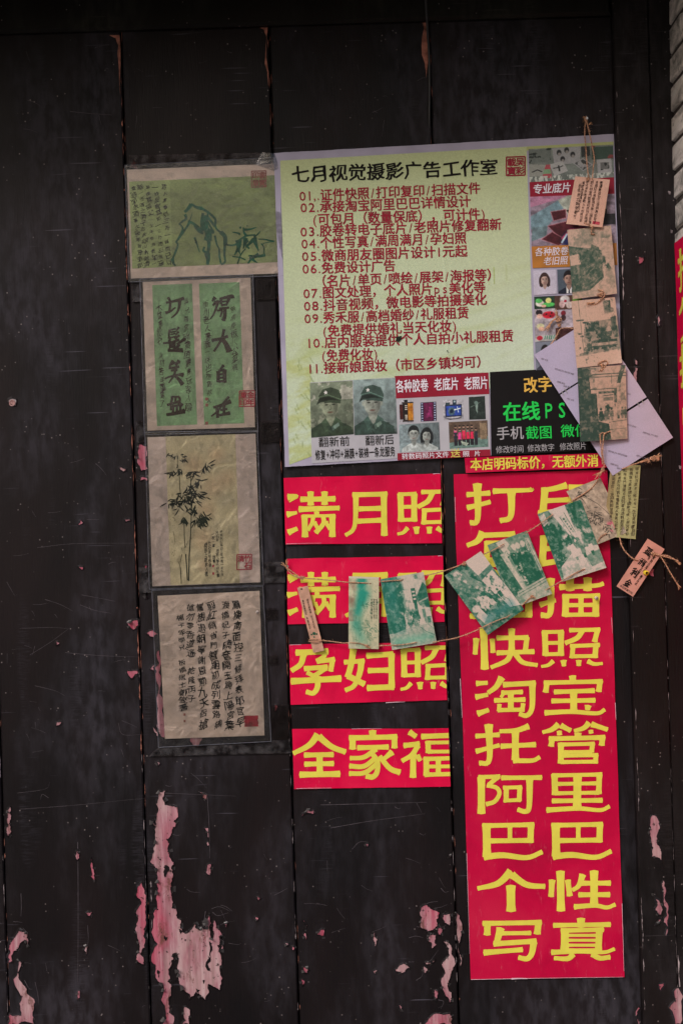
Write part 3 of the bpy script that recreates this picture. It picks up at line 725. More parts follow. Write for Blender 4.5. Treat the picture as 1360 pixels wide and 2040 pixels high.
def mx(y): return 1322 + (y - 1050) * math.tan(ROLL)
chips(pb1, (mx(800) - 1, 800), (mx(2000) - 1, 2000), .022, 60, CHIPW, .9, 34, side=-1)
chips(pb2, (mx(1850) + 2, 1900), (mx(2040) + 2, 2030), .0205, 10, CHIPW, 3, 40, side=1)
# top corners of the planks rubbed to bare wood
for (x, y, w) in ((240, 70, 22), (535, 54, 18), (848, 36, 20)):
    A = Acc(); sf = Surf([(0, 0), (1, 0), (1, 1), (0, 1)], 0); sf.P = lambda p, h=0: W(np.asarray(p)[..., 0], np.asarray(p)[..., 1], h)
    poly(A, sf, jag([(x - w, y), (x - 1.5, y), (x, y + 120), (x - 2.2, y + 90), (x - 4, y + 20), (x - 9, y + 6)], .04, 2, int(x)), .0004); A.build('chipped_edge', CHIP, [P1, P2, P3][[240, 535, 848].index(x)], kind='stuff')
# pale scratches and rubs drawn by wear
A = Acc(); sf = Surf([(0, 0), (1, 0), (1, 1), (0, 1)], 0); sf.P = lambda p, h=0: W(np.asarray(p)[..., 0], np.asarray(p)[..., 1], h + .0003)
SCR = simple('pale_scratch', B(84, 78, 84), .7, .3, .3, 60)
for pts in ([(40, 1252), (100, 1250), (136, 1252)], [(60, 1305), (100, 1280), (138, 1252)], [(130, 1300), (200, 1306), (280, 1309)], [(140, 222), (180, 226), (224, 229)], [(90, 1194), (120, 1204), (145, 1217)],
            [(75, 1091), (150, 1083), (268, 1082)], [(70, 1366), (110, 1376), (130, 1386)], [(40, 1612), (150, 1604), (290, 1590)], [(236, 1440), (245, 1463), (285, 1463)], [(163, 1185), (200, 1192), (230, 1198)],
            [(330, 1580), (400, 1583), (470, 1586)], [(380, 1540), (395, 1552), (412, 1570)], [(70, 1287), (66, 1302), (64, 1306)], [(35, 1580), (90, 1572), (100, 1558)], [(160, 1205), (190, 1216), (222, 1222)]):
    stroke(A, sf, pts, .55, .25, 0, 0)
for pts in ([(1195,935),(1240,925),(1300,950)], [(1120,275),(1160,285),(1172,300)], [(1055,825),(1080,840),(1130,845)], [(975,515),(1000,522),(1020,517)], [(935,240),(955,245),(972,242)], [(975,345),(990,352),(1000,350)], [(1200,955),(1230,975),(1290,958)], [(1170,300),(1180,450),(1185,650)], [(440,560),(442,800),(442,1100),(440,1350)], [(495,1030),(500,1100),(496,1140)], [(140,1340),(165,1385),(185,1390)], [(200,1350),(215,1420),(222,1480)], [(1160,950),(1150,1010),(1130,1060)], [(1245,1110),(1262,1120),(1258,1150)], [(1290,1130),(1340,1138),(1360,1132)], [(120,850),(122,920),(120,980)], [(275,310),(240,290),(230,320)], [(130,1045),(155,1070),(160,1080)]):
    stroke(A, sf, [(a / s1, b / s1 + 1480) for a, b in pts], .8, .3, 0, 0)
for pts in ([(300,860),(340,840),(375,820)], [(1140,915),(1180,900),(1222,895)], [(1240,820),(1262,842),(1285,838)], [(1120,510),(1140,520),(1155,512)], [(980,360),(1000,372),(1015,366)], [(540,905),(570,912),(600,918)], [(0,915),(30,925),(65,950)], [(1060,1100),(1100,1090),(1140,1100)], [(740,600),(780,560),(830,560)], [(560,350),(760,345),(1160,335)], [(620,480),(850,440),(1150,400)], [(1225,1450),(1255,1460),(1240,1500)], [(1210,1020),(1245,1040),(1280,1020)], [(1180,1230),(1210,1190),(1225,1170)], [(1100,1340),(1130,1320),(1140,1290)]):
    stroke(A, sf, [(a / s1 + 440, b / s1 + 1480) for a, b in pts], .8, .3, 0, 0)
for k in range(80):
    x, y = r.uniform(10, 880), r.choice([r.uniform(90, 290), r.uniform(1590, 2030), r.uniform(900, 1500)])
    if y < 1600 and y > 300 and x > 260: x = r.uniform(10, 255)
    a = r.uniform(-.5, .5) + (0 if r.random() < .6 else 1.3); L = r.uniform(6, 34)
    stroke(A, sf, [(x, y), (x + L * .5 * math.cos(a), y + L * .5 * math.sin(a) + r.uniform(-2, 2)), (x + L * math.cos(a), y + L * math.sin(a))], r.uniform(.3, .7), .2, 0, 0)
A.build('fine_scratches', SCR, door, kind='stuff')

# ---------------------------------------------------------------- load glyphs
LINES = [("七月视觉摄影广告工作室",), ("01,.证件快照/打印复印/扫描文件", (595, 402), (957, 386)), ("02.承接淘宝阿里巴巴详情设计", (597, 425), (938, 412)),
 ("(可包月（数量保底），可计件)", (622, 449), (967, 437)), ("03.胶卷转电子底片/老照片修复翻新", (597, 473), (999, 458)), ("04.个性写真/满周满月/孕妇照", (599, 497), (929, 485)),
 ("05.微商朋友圈图片设计1元起", (600, 522), (931, 511)), ("06.免费设计广告", (601, 547), (788, 540)), ("（名片/单页/喷绘/展架/海报等）", (626, 572), (994, 558)),
 ("07.图文处理，个人照片ps美化等", (603, 596), (967, 583)), ("08.抖音视频，微电影等拍摄美化", (604, 621), (970, 607)), ("09.秀禾服/高档婚纱/礼服租赁", (605, 646), (934, 634)),
 ("(免费提供婚礼当天化妆)", (642, 671), (910, 660)), ("10.店内服装提供个人自拍小礼服租赁", (610, 695), (1023, 680)), ("(免费化妆)", (640, 720), (753, 716)), ("11.接新娘跟妆（市区乡镇均可）", (612, 746), (974, 731))]
C1 = ["昔人畫華封三祝一峰而已以", "一峰是僧其郡一三竹而已皆益", "是僧其福父　上天申錫者如一", "縣一冬酒之君子古此頌山水弟濟", "章翁御冬酒事久長卿者是酒郡"]
C4 = ["鳳樓南面控三條拜表郎官早", "渡橋妃子曉奩開玉鏡上陽宮葉", "翦紅綃省門簪組初成列雲路鵷", "鸞想退朝寧謝恩勲九天侶搶", "搶勿零香道遙　乾隆丙子", "楊子年學兄　板橋居士鄭燮書"]
ALLC = ''.join(x[0] for x in LINES) + ''.join(C1) + ''.join(C4) + "得大自在打鬆算盤無病身板八公草經衡州老人書黃一咲也樵觀款之人與兄尊家所藏園叢書玩客人醒大草書於谷涂然若年重萬了" \
    "翻新前后修复+冲印淋膜装裱一条龙服务各种胶卷老底片照转数码文件送改字体在线PS手机截图微信时间数照本店明标价，无额外消费专业旧吴彩載寶甲寅秋日寫此三竿竹有一枝石清明信片邮政编金利洲孤贴票处"
load_glyphs(ALLC, {'r': 0.0})

# ---------------------------------------------------------------- laminated calligraphy prints (left column)
def paper_tex(w, h, base, seed, stain=.12):
    c = Cv(w, h, base); f = fbm(h, w, 4, 5, seed); c.a *= (1 + stain * (f[..., None] - .5) * 1.6); f2 = fbm(h, w, 14, 18, seed + 9)
    c.a *= (1 - .10 * np.clip((f2[..., None] - .58) / .1, 0, 1))
    band = vn(h, w, 1, 9, seed + 3); c.a *= (1 - .10 * np.clip(band[..., None] - .55, 0, 1) * 2); return c
def wav(a, k1, k2, ph=0): return lambda u, v: a * (np.sin(k1 * u + ph) * np.cos(k2 * v + ph * .7) * .5 + .5)
BEIGE = (192, 175, 164)
def laminated(q, fq, label, seed, base=BEIGE):
    sf = Surf(q, .0032, wav(.0012, 3.0, 4.4, seed))
    n = (60, 80) if (q[1][0] - q[0][0]) < (q[3][1] - q[0][1]) else (80, 60)
    tex = paper_tex(n[0] + 1, n[1] + 1, base, seed, .14).a
    cols = np.clip(lin(tex) / F_LIGHT, 0, .88)
    o = sheet('calligraphy_print', sf, PRINT, n=n, th=.0004, cols=cols)
    tag(o, label, 'print', 'laminated calligraphy prints in the left column')
    ff = Surf(fq, .0046, wav(.0012, 3.0, 4.4, seed))
    sheet('laminate_film', ff, FILM, o, (10, 14), .0003)
    A_ = Acc(); u = np.concatenate([np.linspace(0, 1, 20), np.ones(24), np.linspace(1, 0, 20), np.zeros(24)]); v = np.concatenate([np.zeros(20), np.linspace(0, 1, 24), np.ones(20), np.linspace(1, 0, 24)])
    ring_tube(A_, ff.P(ff.px(u, v)), .00055, 4); A_.build('laminate_edge_highlight', EDGEM, o)  # pale rim along the film edge, its highlight put into the colour
    return o, sf
EDGEM = simple('film_edge_highlight', B(96, 98, 108), .3, .5, .3, 60)
q1 = [(253, 338), (549, 326), (559, 544.5), (261, 555)]
o1, s1f = laminated(q1, [(249, 329), (556, 313), (565, 549), (257, 562)], 'wide green print of a rock and bamboo, topmost of the left column', 3)
c = paper_tex(150, 90, (128, 142, 94), 31, .22); c.a *= (1 + .10 * (c.x[..., None] < .28)); c.grain(.05)
face('green_panel', s1f, [(257.5, 362), (548, 349), (553, 522), (264, 535)], .0004, PRINT, o1, c.a)
A = Acc(); tops = [(328, 365), (311, 367), (294, 367), (280, 367), (265, 369)]; bots = [(336, 530), (322, 530), (309, 532), (292, 533), (281, 535)]
for st, a, b in zip(C1, tops, bots): column(A, s1f, st, a, b, 11.5, .0007, 'm', .10, .18, .84)
A.build('brush_lettering', INKG, o1, kind='stuff')
def cr(pts, s, x, y): return [(a / s + x, b / s + y) for a, b in pts]
A = Acc(); hh = .0008
for pts, w0, w1 in [([(600,455),(575,490),(545,520)],22,16), ([(548,540),(556,575),(525,600),(495,625)],16,8), ([(500,620),(525,650),(530,690)],7,16), ([(530,680),(495,740),(470,775)],18,9), ([(470,770),(486,800),(462,870),(440,920)],10,12), ([(440,915),(450,955),(468,975)],20,9),
    ([(590,600),(560,650),(520,710),(490,755)],14,8), ([(575,595),(620,620),(655,650),(690,690)],12,22), ([(625,640),(660,680),(700,700)],8,16), ([(600,450),(640,478),(690,490)],10,22), ([(690,490),(745,525),(800,575),(806,620)],14,12), ([(800,600),(812,660),(860,700)],9,12), ([(850,690),(885,730),(888,800)],22,24), ([(885,790),(880,870),(885,940),(855,965)],14,10),
    ([(836,830),(840,900),(852,960)],10,12), ([(800,720),(815,790),(835,830)],12,8), ([(790,690),(760,640),(740,600)],12,10), ([(700,530),(690,600),(700,680)],14,26), ([(730,550),(720,640),(745,700),(740,760)],24,44), ([(740,700),(765,680),(790,700)],28,10), ([(745,740),(750,800),(740,870)],22,16), ([(710,815),(705,850),(750,870)],10,18), ([(735,870),(742,920),(736,965)],30,16),
    ([(628,735),(645,780),(660,830),(672,860)],12,5), ([(640,770),(650,800)],14,4), ([(585,598),(600,560),(610,520)],6,2), ([(745,510),(742,560),(800,640)],8,16),
    ([(900,798),(960,800),(1010,770)],8,10), ([(990,770),(1060,725),(1140,712)],12,8), ([(1300,770),(1220,752),(1170,750)],10,6), ([(1300,770),(1230,780),(1190,800)],4,4), ([(950,690),(1000,700),(1012,712)],5,12), ([(1150,650),(1100,665),(1040,670)],4,16), ([(1040,650),(1045,690),(1065,720)],6,16), ([(1185,680),(1160,710),(1130,730)],4,12),
    ([(1000,760),(1000,820),(965,885)],34,5), ([(1000,800),(1003,850),(1015,880)],24,4), ([(1060,740),(1050,790),(1040,830)],26,6), ([(1130,740),(1150,800),(1170,850)],30,5), ([(1120,760),(1090,790),(1060,820)],20,8), ([(1190,785),(1215,820),(1215,870)],6,6), ([(1225,883),(1170,895),(1085,890)],16,10), ([(950,897),(1010,905),(1060,925)],6,8), ([(1060,830),(1020,880),(990,960)],6,7), ([(1100,900),(1130,930),(1160,950)],24,4), ([(1170,880),(1110,915),(1080,955)],22,8), ([(1090,830),(1060,790),(1080,760)],10,14), ([(1010,650),(1022,655)],12,10), ([(1070,635),(1076,640)],8,6)]:
    stroke(A, s1f, cr(pts, 4.25, 240, 300), w0 / 2.7, w1 / 2.9, hh, .1); hh += .00001
A.build('rock_and_bamboo_painting', GINK, o1)
def seal(o, sf, x0, y0, x1, y1, mat, h=.0010, chars="吴彩載寶", solid=False):
    A = Acc(); sk = (x1 - x0) * -.03; w = (x1 - x0)
    if solid:
        for k in range(9):
            y = y0 + (y1 - y0) * (k + .5) / 9; stroke(A, sf, [(x0 + random.uniform(0, 2), y), (x1 - random.uniform(0, 2), y + sk)], (y1 - y0) / 9 * .95, (y1 - y0) / 9 * .9, h + k * 1e-5, 0, False)
    else:
        t = w * .07
        for k, (a, b) in enumerate([((x0, y0), (x1, y0 + sk)), ((x1, y0 + sk), (x1, y1 + sk)), ((x1, y1 + sk), (x0, y1)), ((x0, y1), (x0, y0))]): stroke(A, sf, [a, b], t, t, h + k * 2e-5, 0, False)
        column(A, sf, chars[:2], (x0 + w * .74, y0 + w * .03), (x0 + w * .74, y1 - w * .05), w * .5, h + .0001, 'b', .01, .01); column(A, sf, chars[2:], (x0 + w * .28, y0 + w * .05), (x0 + w * .28, y1 - w * .03), w * .5, h + .0001, 'b', .01, .01)
    A.build('red_seal', mat, o)
seal(o1, s1f, 501, 341, 530, 373, SEALF, solid=False, chars="書寶印章"); 
# tape over its top and the lifted film corner
def strip(o, q, mat, name='tape_strip', d=.0052, b=.0008):
    return sheet(name, Surf(q, d, wav(b, 9, 5, q[0][0])), mat, o, (14, 6), .0002, edge=.6)
strip(o1, [(256, 309), (520, 303), (522, 327), (257, 335)], TAPED, d=.004)
sfc = Surf([(520, 303), (547, 306), (562, 345), (510, 329)], .006, lambda u, v: .006 * np.sin(3 * u) * (1 - v)); sheet('folded_film_corner', sfc, film('crinkled_film', (.93, .93, .95, 1), .05, .06, .12, 1.4), o1, (6, 6), .0002)

q2 = [(284.6, 560.5), (499, 552), (508, 851), (294, 858)]
o2, s2f = laminated(q2, [(279, 556), (504, 547), (514, 860), (288, 866)], 'print of two green couplet panels in large brush characters, second in the left column', 5)
for k, q in enumerate(([(303.6, 568), (382.7, 565), (393, 845.5), (313, 849)], [(396.6, 565), (477, 562), (486.6, 843), (407, 846)])):
    c = paper_tex(50, 150, (124, 160, 118), 41 + k, .16); c.grain(.05); face('green_panel', s2f, q, .0004, PRINT, o2, c.a)
BR = {'打': "372,230 392,268 388,325 380,362|17,13;356,276 430,262 512,238|13,20;352,366 395,350 438,318|18,8;474,250 470,310 450,365 402,410|22,8",
 '鬆': "388,512 380,560 392,600|14,12;392,515 440,505|10;395,535 438,528|9;395,555 440,545|9;372,585 450,570|10;400,590 378,612|9,6;425,575 450,600|10,12;468,490 440,530|15,6;465,530 440,560|15,6;470,560 445,590|15,6;330,630 400,622 470,600|12,16;385,600 390,660 378,700|17,10;420,620 400,670|15,12;395,640 440,690|13,13;430,610 425,700|17;450,640 480,620 524,590|12,22;470,640 450,680 500,690|18,22;372,692 430,695 505,702|18,14",
 '算': "420,785 395,815 385,840|22,10;400,812 440,800|17,12;470,782 440,825|22,14;450,800 478,796|15;380,850 420,845 470,835|13,15;400,870 455,862|13,15;345,942 390,922 470,905 510,900|10,18;440,850 425,910 380,977|18,8;430,910 470,950 500,992|17,26;470,905 505,920|13",
 '盤': "410,1095 400,1150 370,1175|17,12;412,1100 470,1098|13;440,1100 435,1160|13;470,1100 475,1130 440,1150|15;365,1170 420,1155 480,1135|15,15;400,1175 400,1215|15;450,1140 500,1175|17,20;410,1180 490,1170|13;420,1180 415,1240|15;450,1180 450,1235|15;480,1175 480,1235|15;360,1256 420,1246 520,1222|17,28",
 '得': "784,230 758,262|24,10;792,265 766,302|20,12;812,258 790,330 770,380 743,417|20,8;835,235 835,290|17,15;835,240 925,222 932,236|15,28;905,240 880,300|20,12;838,268 900,262|11;835,300 890,290|13;820,330 905,318|15,13;870,325 868,390 855,434|20,24;845,350 830,400|13,11;800,345 850,340|11",
 '大': "755,606 830,592 895,570|20,17;862,510 845,580 815,640 773,702|17,13;850,600 880,640 907,704|24,36",
 '自': "858,823 830,860|20,12;812,875 810,970|23,20;815,872 868,862|15,15;866,862 868,974|25,22;815,905 860,898|13;815,935 860,930|13;815,965 862,960|15",
 '在': "768,1192 840,1172 920,1138|15,26;904,1098 860,1150 810,1220 750,1270|15,10;805,1200 805,1282|24,17;860,1165 862,1240|20,15;830,1215 890,1205|13;820,1260 914,1240|15,22"}
for v in BR.values():
    v = ';'.join(q.split('|')[0] + '|' + ','.join(str(float(x) * 1.45) for x in q.split('|')[1].split(',')) for q in v.split(';')); A = Acc(); glyph(A, s2f, v, 4.387, 250, 540, h0=.0008); A.build('brush_character', INK2, o2)
A = Acc()
for st, a, b, w in [("大草書於谷　涂然若年重萬了", (317, 606), (325, 812), 11), ("與兄尊家所藏園叢書玩客人醒", (371, 592), (377, 820), 13), ("衡州老人書黃一咲也樵觀款人", (411, 598), (417, 806), 13), ("無病身板八公草經", (464, 608), (469, 740), 13)]:
    column(A, s2f, st, a, b, w, .0007, 'r', .09, .16)
A.build('small_brush_lettering', INK2, o2, kind='stuff')
seal(o2, s2f, 477, 779, 507, 810, SEAL, chars="金年重印"); 
A = Acc()
for (x, y) in ((409, 792), (409, 804), (409, 840)): poly(A, s2f, [(x, y), (x + 6, y), (x + 6, y + 6), (x, y + 6)], .0009)
A.build('small_seal', SEALF, o2, kind='stuff')

q3 = [(294, 871), (509, 864), (519, 1160), (304, 1168)]
o3, s3f = laminated(q3, [(289, 861), (513, 858), (525, 1166), (298, 1174)], 'beige print of tall ink bamboo stalks, third in the left column', 8, (192, 176, 168))
c = paper_tex(90, 180, (188, 178, 146), 51, .12)
for (x, y, rr_) in ((.4, .2, .12), (.72, .14, .1), (.65, .35, .12), (.55, .5, .1), (.5, .7, .12), (.85, .3, .1), (.5, .87, .08)): c.ell(x, y, rr_, rr_ * .5, (184, 158, 126), .6, .8)
c.grain(.04); face('tan_panel', s3f, [(330, 870), (469, 865), (478, 1161), (340, 1165.6)], .0004, PRINT, o3, c.a)
A = Acc(); hh = .0007; r3 = random.Random(11)
def leafs(cx, cy, n, R, L, a0, a1, w=2.2):
    global hh
    for k in range(n):
        a = r3.uniform(a0, a1); x = cx + r3.gauss(0, R); y = cy + r3.gauss(0, R * .8); l = L * r3.uniform(.6, 1.2)
        e = (x + l * math.cos(a), y + l * math.sin(a)); m = ((x + e[0]) / 2 + r3.uniform(-1, 1), (y + e[1]) / 2 + r3.uniform(-1, 1))
        stroke(A, s3f, [(x, y), m, e], w * r3.uniform(.8, 1.4), 0, hh, 0, True, False, prof=lambda t: np.sin(np.pi * np.clip(t * .93 + .05, 0, 1)) ** .8); hh += .000004
for args in [(342, 907, 8, 3.5, 9, .8, 3.6), (366, 912, 9, 5, 9, -.4, 2.4), (411, 927, 9, 3, 15, -.6, 2.2), (341, 943, 9, 3, 12, 0, 3.2), (357, 937, 7, 3, 13, .6, 2.6), (384, 941, 12, 4, 14, 0, 3), (394, 962, 16, 5, 14, -.3, 2.6), (378, 972, 12, 5, 12, -1, 3.2),
             (377, 990, 44, 9, 15, 0, 3.1), (358, 1000, 26, 8, 14, .6, 3.3), (344, 1003, 5, 3, 9, 1, 3), (398, 984, 8, 5, 14, -.5, 1), (384, 1015, 14, 7, 13, .2, 2.8), (367, 1032, 12, 3, 16, .9, 2.6), (400, 1030, 40, 8, 16, .4, 2.6), (414, 1030, 5, 3, 12, -.6, 1.2), (350, 925, 2, 2, 5, 1, 2)]: leafs(*args)
for pts, w0, w1 in [([(353, 903), (354, 925)], .7, .6), ([(357, 935), (358, 962), (360, 990)], 1.1, 1.3), ([(367, 1040), (367.5, 1070), (369, 1092)], 1.4, 1.2), ([(370, 1104), (372, 1130), (373.5, 1156)], 2, 1.8), ([(381, 1038), (379, 1080), (377, 1110), (376, 1157)], 1.6, 2.2), ([(380, 950), (381, 990), (381, 1040)], 1, 1.4), ([(346, 1060), (347.5, 1070), (349, 1081)], .6, .5), ([(361, 1090), (364, 1098)], .7, .5), ([(355, 1118), (359, 1130), (361, 1163)], .8, .8), ([(360, 1130), (362, 1163)], .6, .6), ([(363, 1104), (359, 1120)], 1, .6),
                    ([(378, 1074), (384, 1071)], .6, .4), ([(398, 940), (406, 932), (412, 920)], .8, .5), ([(371, 940), (378, 944)], .6, .5), ([(345, 1030), (349, 1035), (347, 1038)], .6, .4), ([(370, 1090), (375, 1078)], .8, .4)]:
    stroke(A, s3f, pts, w0, w1, hh, .1); hh += .000004
for k in range(30): x, y = r3.uniform(340, 350), r3.uniform(985, 1120); stroke(A, s3f, [(x, y), (x + r3.uniform(-2, 2), y + r3.uniform(-2, 2))], .8, .4, hh, 0)
A.build('bamboo_painting', INKG, o3)
A = Acc()
for st, a, b in [("甲寅秋日寫此三竿竹有一枝石清", (441, 1056), (443, 1148)), ("片石清風一枝寫三竿竹明月書", (433, 1058), (434, 1150)), ("一枝一葉總關情書", (425, 1060), (427, 1122)), ("竹石清明板橋", (417, 1078), (419, 1130)), ("橋居士鄭板人書", (410, 1082), (412, 1148))]:
    column(A, s3f, st, a, b, 6.2, .0007, 'm', .06, .12)
A.build('small_brush_lettering', INKG, o3, kind='stuff')
seal(o3, s3f, 472, 1105, 501, 1135, SEAL, chars="竹石清風")
A = Acc()
for (x, y) in ((423, 1125), (423, 1140)): poly(A, s3f, [(x, y), (x + 4, y), (x + 4, y + 5), (x, y + 5)], .0009)
A.build('small_seal', SEAL, o3, kind='stuff')

q4 = [(314, 1187), (517, 1177), (527, 1465), (329, 1472)]
o4, s4f = laminated(q4, [(303, 1176), (524, 1168), (540, 1477), (316, 1489)], 'beige page of black brush writing only, lowest of the left column', 13, (196, 178, 166))
A = Acc(); k4 = 4.387
cols4 = [((880, 195), (925, 1310)), ((780, 200), (830, 1340)), ((665, 205), (720, 1330)), ((570, 215), (600, 1330)), ((478, 225), (490, 1100)), ((395, 320), (425, 1170))]
for st, (a, b) in zip(C4, cols4):
    a = (a[0] / k4 + 270, a[1] / k4 + 1150); b = (b[0] / k4 + 270, b[1] / k4 + 1150); column(A, s4f, st, a, b, 17.5, .0007, 'm', .08, .12, .92)
A.build('brush_lettering', INK, o4, kind='stuff')
seal(o4, s4f, 486, 1426, 515, 1448, SEALD, solid=True)
A = Acc()
for (x, y) in ((366, 1421), (366, 1434)): poly(A, s4f, [(x, y), (x + 4, y), (x + 4, y + 5), (x, y + 5)], .0009)
A.build('small_seal', SEALF, o4, kind='stuff')
for o, q, m in [(o2, [(262, 566), (283, 566), (284, 600), (264, 602)], TAPED), (o2, [(508, 556), (560, 553), (562, 595), (510, 598)], TAPE), (o2, [(517, 838), (566, 836), (567, 880), (518, 882)], TAPE), (o2, [(270, 838), (291, 838), (293, 880), (273, 882)], TAPED),
                (o3, [(276, 1130), (300, 1130), (301, 1180), (278, 1182)], TAPED), (o3, [(524, 1120), (566, 1118), (568, 1160), (526, 1162)], TAPED), (o4, [(526, 1212), (552, 1210), (553, 1232), (528, 1236)], TAPE), (o4, [(530, 1306), (552, 1304), (554, 1322), (532, 1324)], TAPE),
                (o4, [(314, 1490), (576, 1472), (580, 1500), (296, 1507)], TAPED), (o4, [(540, 1404), (576, 1402), (580, 1470), (541, 1474)], TAPE)]:
    strip(o, q, m, d=.0025, b=.0006)

# ---------------------------------------------------------------- the big shop poster
pq = [(545, 305), (1222, 267), (1243, 893), (568, 930)]
def pb_(u, v): return .0014 * np.sin(9 * u + 2 * v) * np.cos(5 * v + 1) + .0012 * np.sin(17 * u - 8 * v) * np.cos(7 * u) + .0022 + .0007 * np.exp(-((u - .49) / .004) ** 2) + .0010 * np.exp(-((v - .47 - .03 * np.sin(6 * u)) / .018) ** 2) * np.clip(u * 1.5 - .5, 0, 1) + .004 * np.clip(u - .93, 0, 1) / .07 * np.sin(np.pi * v)
sP = Surf(pq, .0045, pb_)
BORD = simple('lilac_paper_border', B(150, 146, 166), .55, .3, .08, 14, .3, 20)
poster = sheet('shop_poster', sP, BORD, n=(150, 70), th=.0006, edge=.5)
tag(poster, 'large pale green price list poster with red Chinese list and small photos', 'poster')
w, h = 230, 300; c = Cv(w, h, (158, 170, 126))
mixv = np.clip((c.y - .02) * 1.15 + .25 * (fbm(h, w, 3, 4, 5) - .5), 0, 1)[..., None]
c.a = (np.array([167, 177, 134]) * (1 - mixv) + np.array([177, 192, 172]) * mixv) / 255.
for k in range(7):
    y = .52 + k * .07; m = np.exp(-((c.y - y - .03 * (vn(h, w, 5, 1, k) - .5) * 2) / .012) ** 2) * np.clip(fbm(h, w, 4, 6, 60 + k) * 2 - .7, 0, 1); c.blend(m, (152, 166, 106), .5)
c.clutter(((c.x < .5) & (c.y > .6)).astype(float), (152, 166, 104), 10, 14, 71, .52, .4, .2)
c.clutter(((c.x < .10) & (c.y > .66)).astype(float), (158, 166, 92), 6, 30, 72, .48, .55, .2)
for k in range(24):
    x = .015 + .09 * RNG.rand(); y = .66 + .33 * RNG.rand(); c.line([(x, y), (x + .02 * RNG.rand(), y + .02)], .003, (96, 116, 60), .5)
for x in (.85, .9, .8, .83): c.line([(x, .5), (x, .57)], .003, (138, 154, 84), .8)
c.grain(.03)
gq = [(556, 319), (1215, 283), (1217, 300), (563, 926)]
def stretchface(name, q, img, hh, mat=PRINT_P): return face(name, sP, q, hh, mat, poster, img)
stretchface('green_panel', [(558, 320), (1048, 292), (1063, 741), (576, 926)], c.a, .0005)
c2 = Cv(8, 4, (158, 166, 112)); stretchface('green_top_edge', [(1048, 292), (1221, 282), (1221, 291), (1048, 300)], np.repeat(np.repeat(c2.a, 5, 0), 5, 1), .0005)
A = Acc(); text(A, sP, LINES[0][0], (580, 361), (992, 346), 35, .0011, 'b', 0, .035); A.build('title_lettering', INK, poster)
A = Acc()
for st, a, b in LINES[1:]: A = Acc(); text(A, sP, st, (a[0], a[1] - 2), (b[0], b[1] - 2), 25.5, .0011, 'b'); A.build('text_line', MAROON, poster, kind='stuff')
seal(poster, sP, 1008, 313, 1045, 350, DMAR, .0012)

# white panel and the lower pictures
A = Acc(); WP = simple('white_poster_panel', B(160, 160, 168), .55, .3, .05, 20)
def qpanel(name, q, mat, hh, n=(12, 8)): return face(name, sP, q, hh, mat, poster, None, n)
qpanel('white_panel', [(617, 762), (787, 752), (792, 913), (621, 923)], WP, .0010)
qpanel('white_panel', [(787, 750), (973, 742), (976, 908), (791, 914)], WP, .0010)
def soldier(dam):
    c = Cv(96, 124, (112, 128, 128) if not dam else (98, 108, 92))
    c.a *= (1.12 - .35 * c.y[..., None]); 
    if dam: c.clutter(((c.y < .34)).astype(float), (150, 152, 140), 5, 6, 9, .5, .95, .03); c.clutter((c.x > -1).astype(float), (124, 130, 114), 7, 9, 19, .68, .8, .03)
    c.a *= (1 + .15 * (fbm(124, 96, 3, 3, 4)[..., None] - .5))
    portrait(c, .46 if dam else .44, .42, .21, (150, 158, 148) if not dam else (138, 148, 126), (30, 40, 36), (48, 66, 60) if not dam else (46, 60, 46), cap=(54, 72, 66) if not dam else (52, 64, 50), collar=(112, 136, 124))
    c.clutter((c.y > .78).astype(float), (34, 48, 42), 5, 8, 12, .5, .6, .1)
    c.line([(.42, .92), (.47, 1.0)], .02, (26, 36, 32), .8); c.grain(.06); return c.a
stretchface('soldier_portrait', [(617, 763), (702, 758), (705, 865), (620, 872)], soldier(True), .0014)
stretchface('restored_soldier_portrait', [(703, 757), (787, 753), (791, 864), (706, 867)], soldier(False), .0014)
qpanel('red_band', [(786, 749), (972, 742), (974, 785), (788, 794)], DMAR, .0013)
qpanel('red_band', [(791, 903), (976, 895), (976.5, 908.5), (791.5, 917)], DMAR, .0013)
# film canister, negative, camera, small dark photo
c = Cv(90, 110, (160, 160, 168)); c.rect(.02, .2, .3, .86, (60, 26, 26)); c.rect(.24, .12, .62, .95, (30, 26, 26)); c.rect(.6, .14, .97, .93, (176, 118, 40)); c.rect(.62, .3, .95, .5, (150, 92, 30)); c.rect(.36, .0, .6, .14, (24, 24, 26)); c.rect(.2, .1, .98, .16, (52, 46, 44)); c.rect(.2, .9, .98, .97, (52, 46, 44))
for y in (.24, .32, .40, .66, .74, .82): c.rect(.4, y, .55, y + .045, (180, 174, 164))
c.grain(.08); stretchface('film_canister_picture', [(794, 797), (823, 796), (824, 841), (796, 842)], c.a, .0016)
c = Cv(80, 100, (30, 26, 44)); 
for y in np.linspace(.04, .92, 8):
    for x in (.05, .85): c.rect(x, y, x + .1, y + .06, (150, 158, 190))
c.rect(.2, .03, .8, .97, (88, 24, 62)); c.clutter(((c.x > .35) & (c.x < .7) & (c.y > .25) & (c.y < .8)).astype(float), (128, 40, 92), 5, 6, 3, .45, .9); c.grain(.08)
stretchface('negative_strip_picture', [(837, 802), (868, 800), (869, 838), (838, 840)], c.a, .0016)
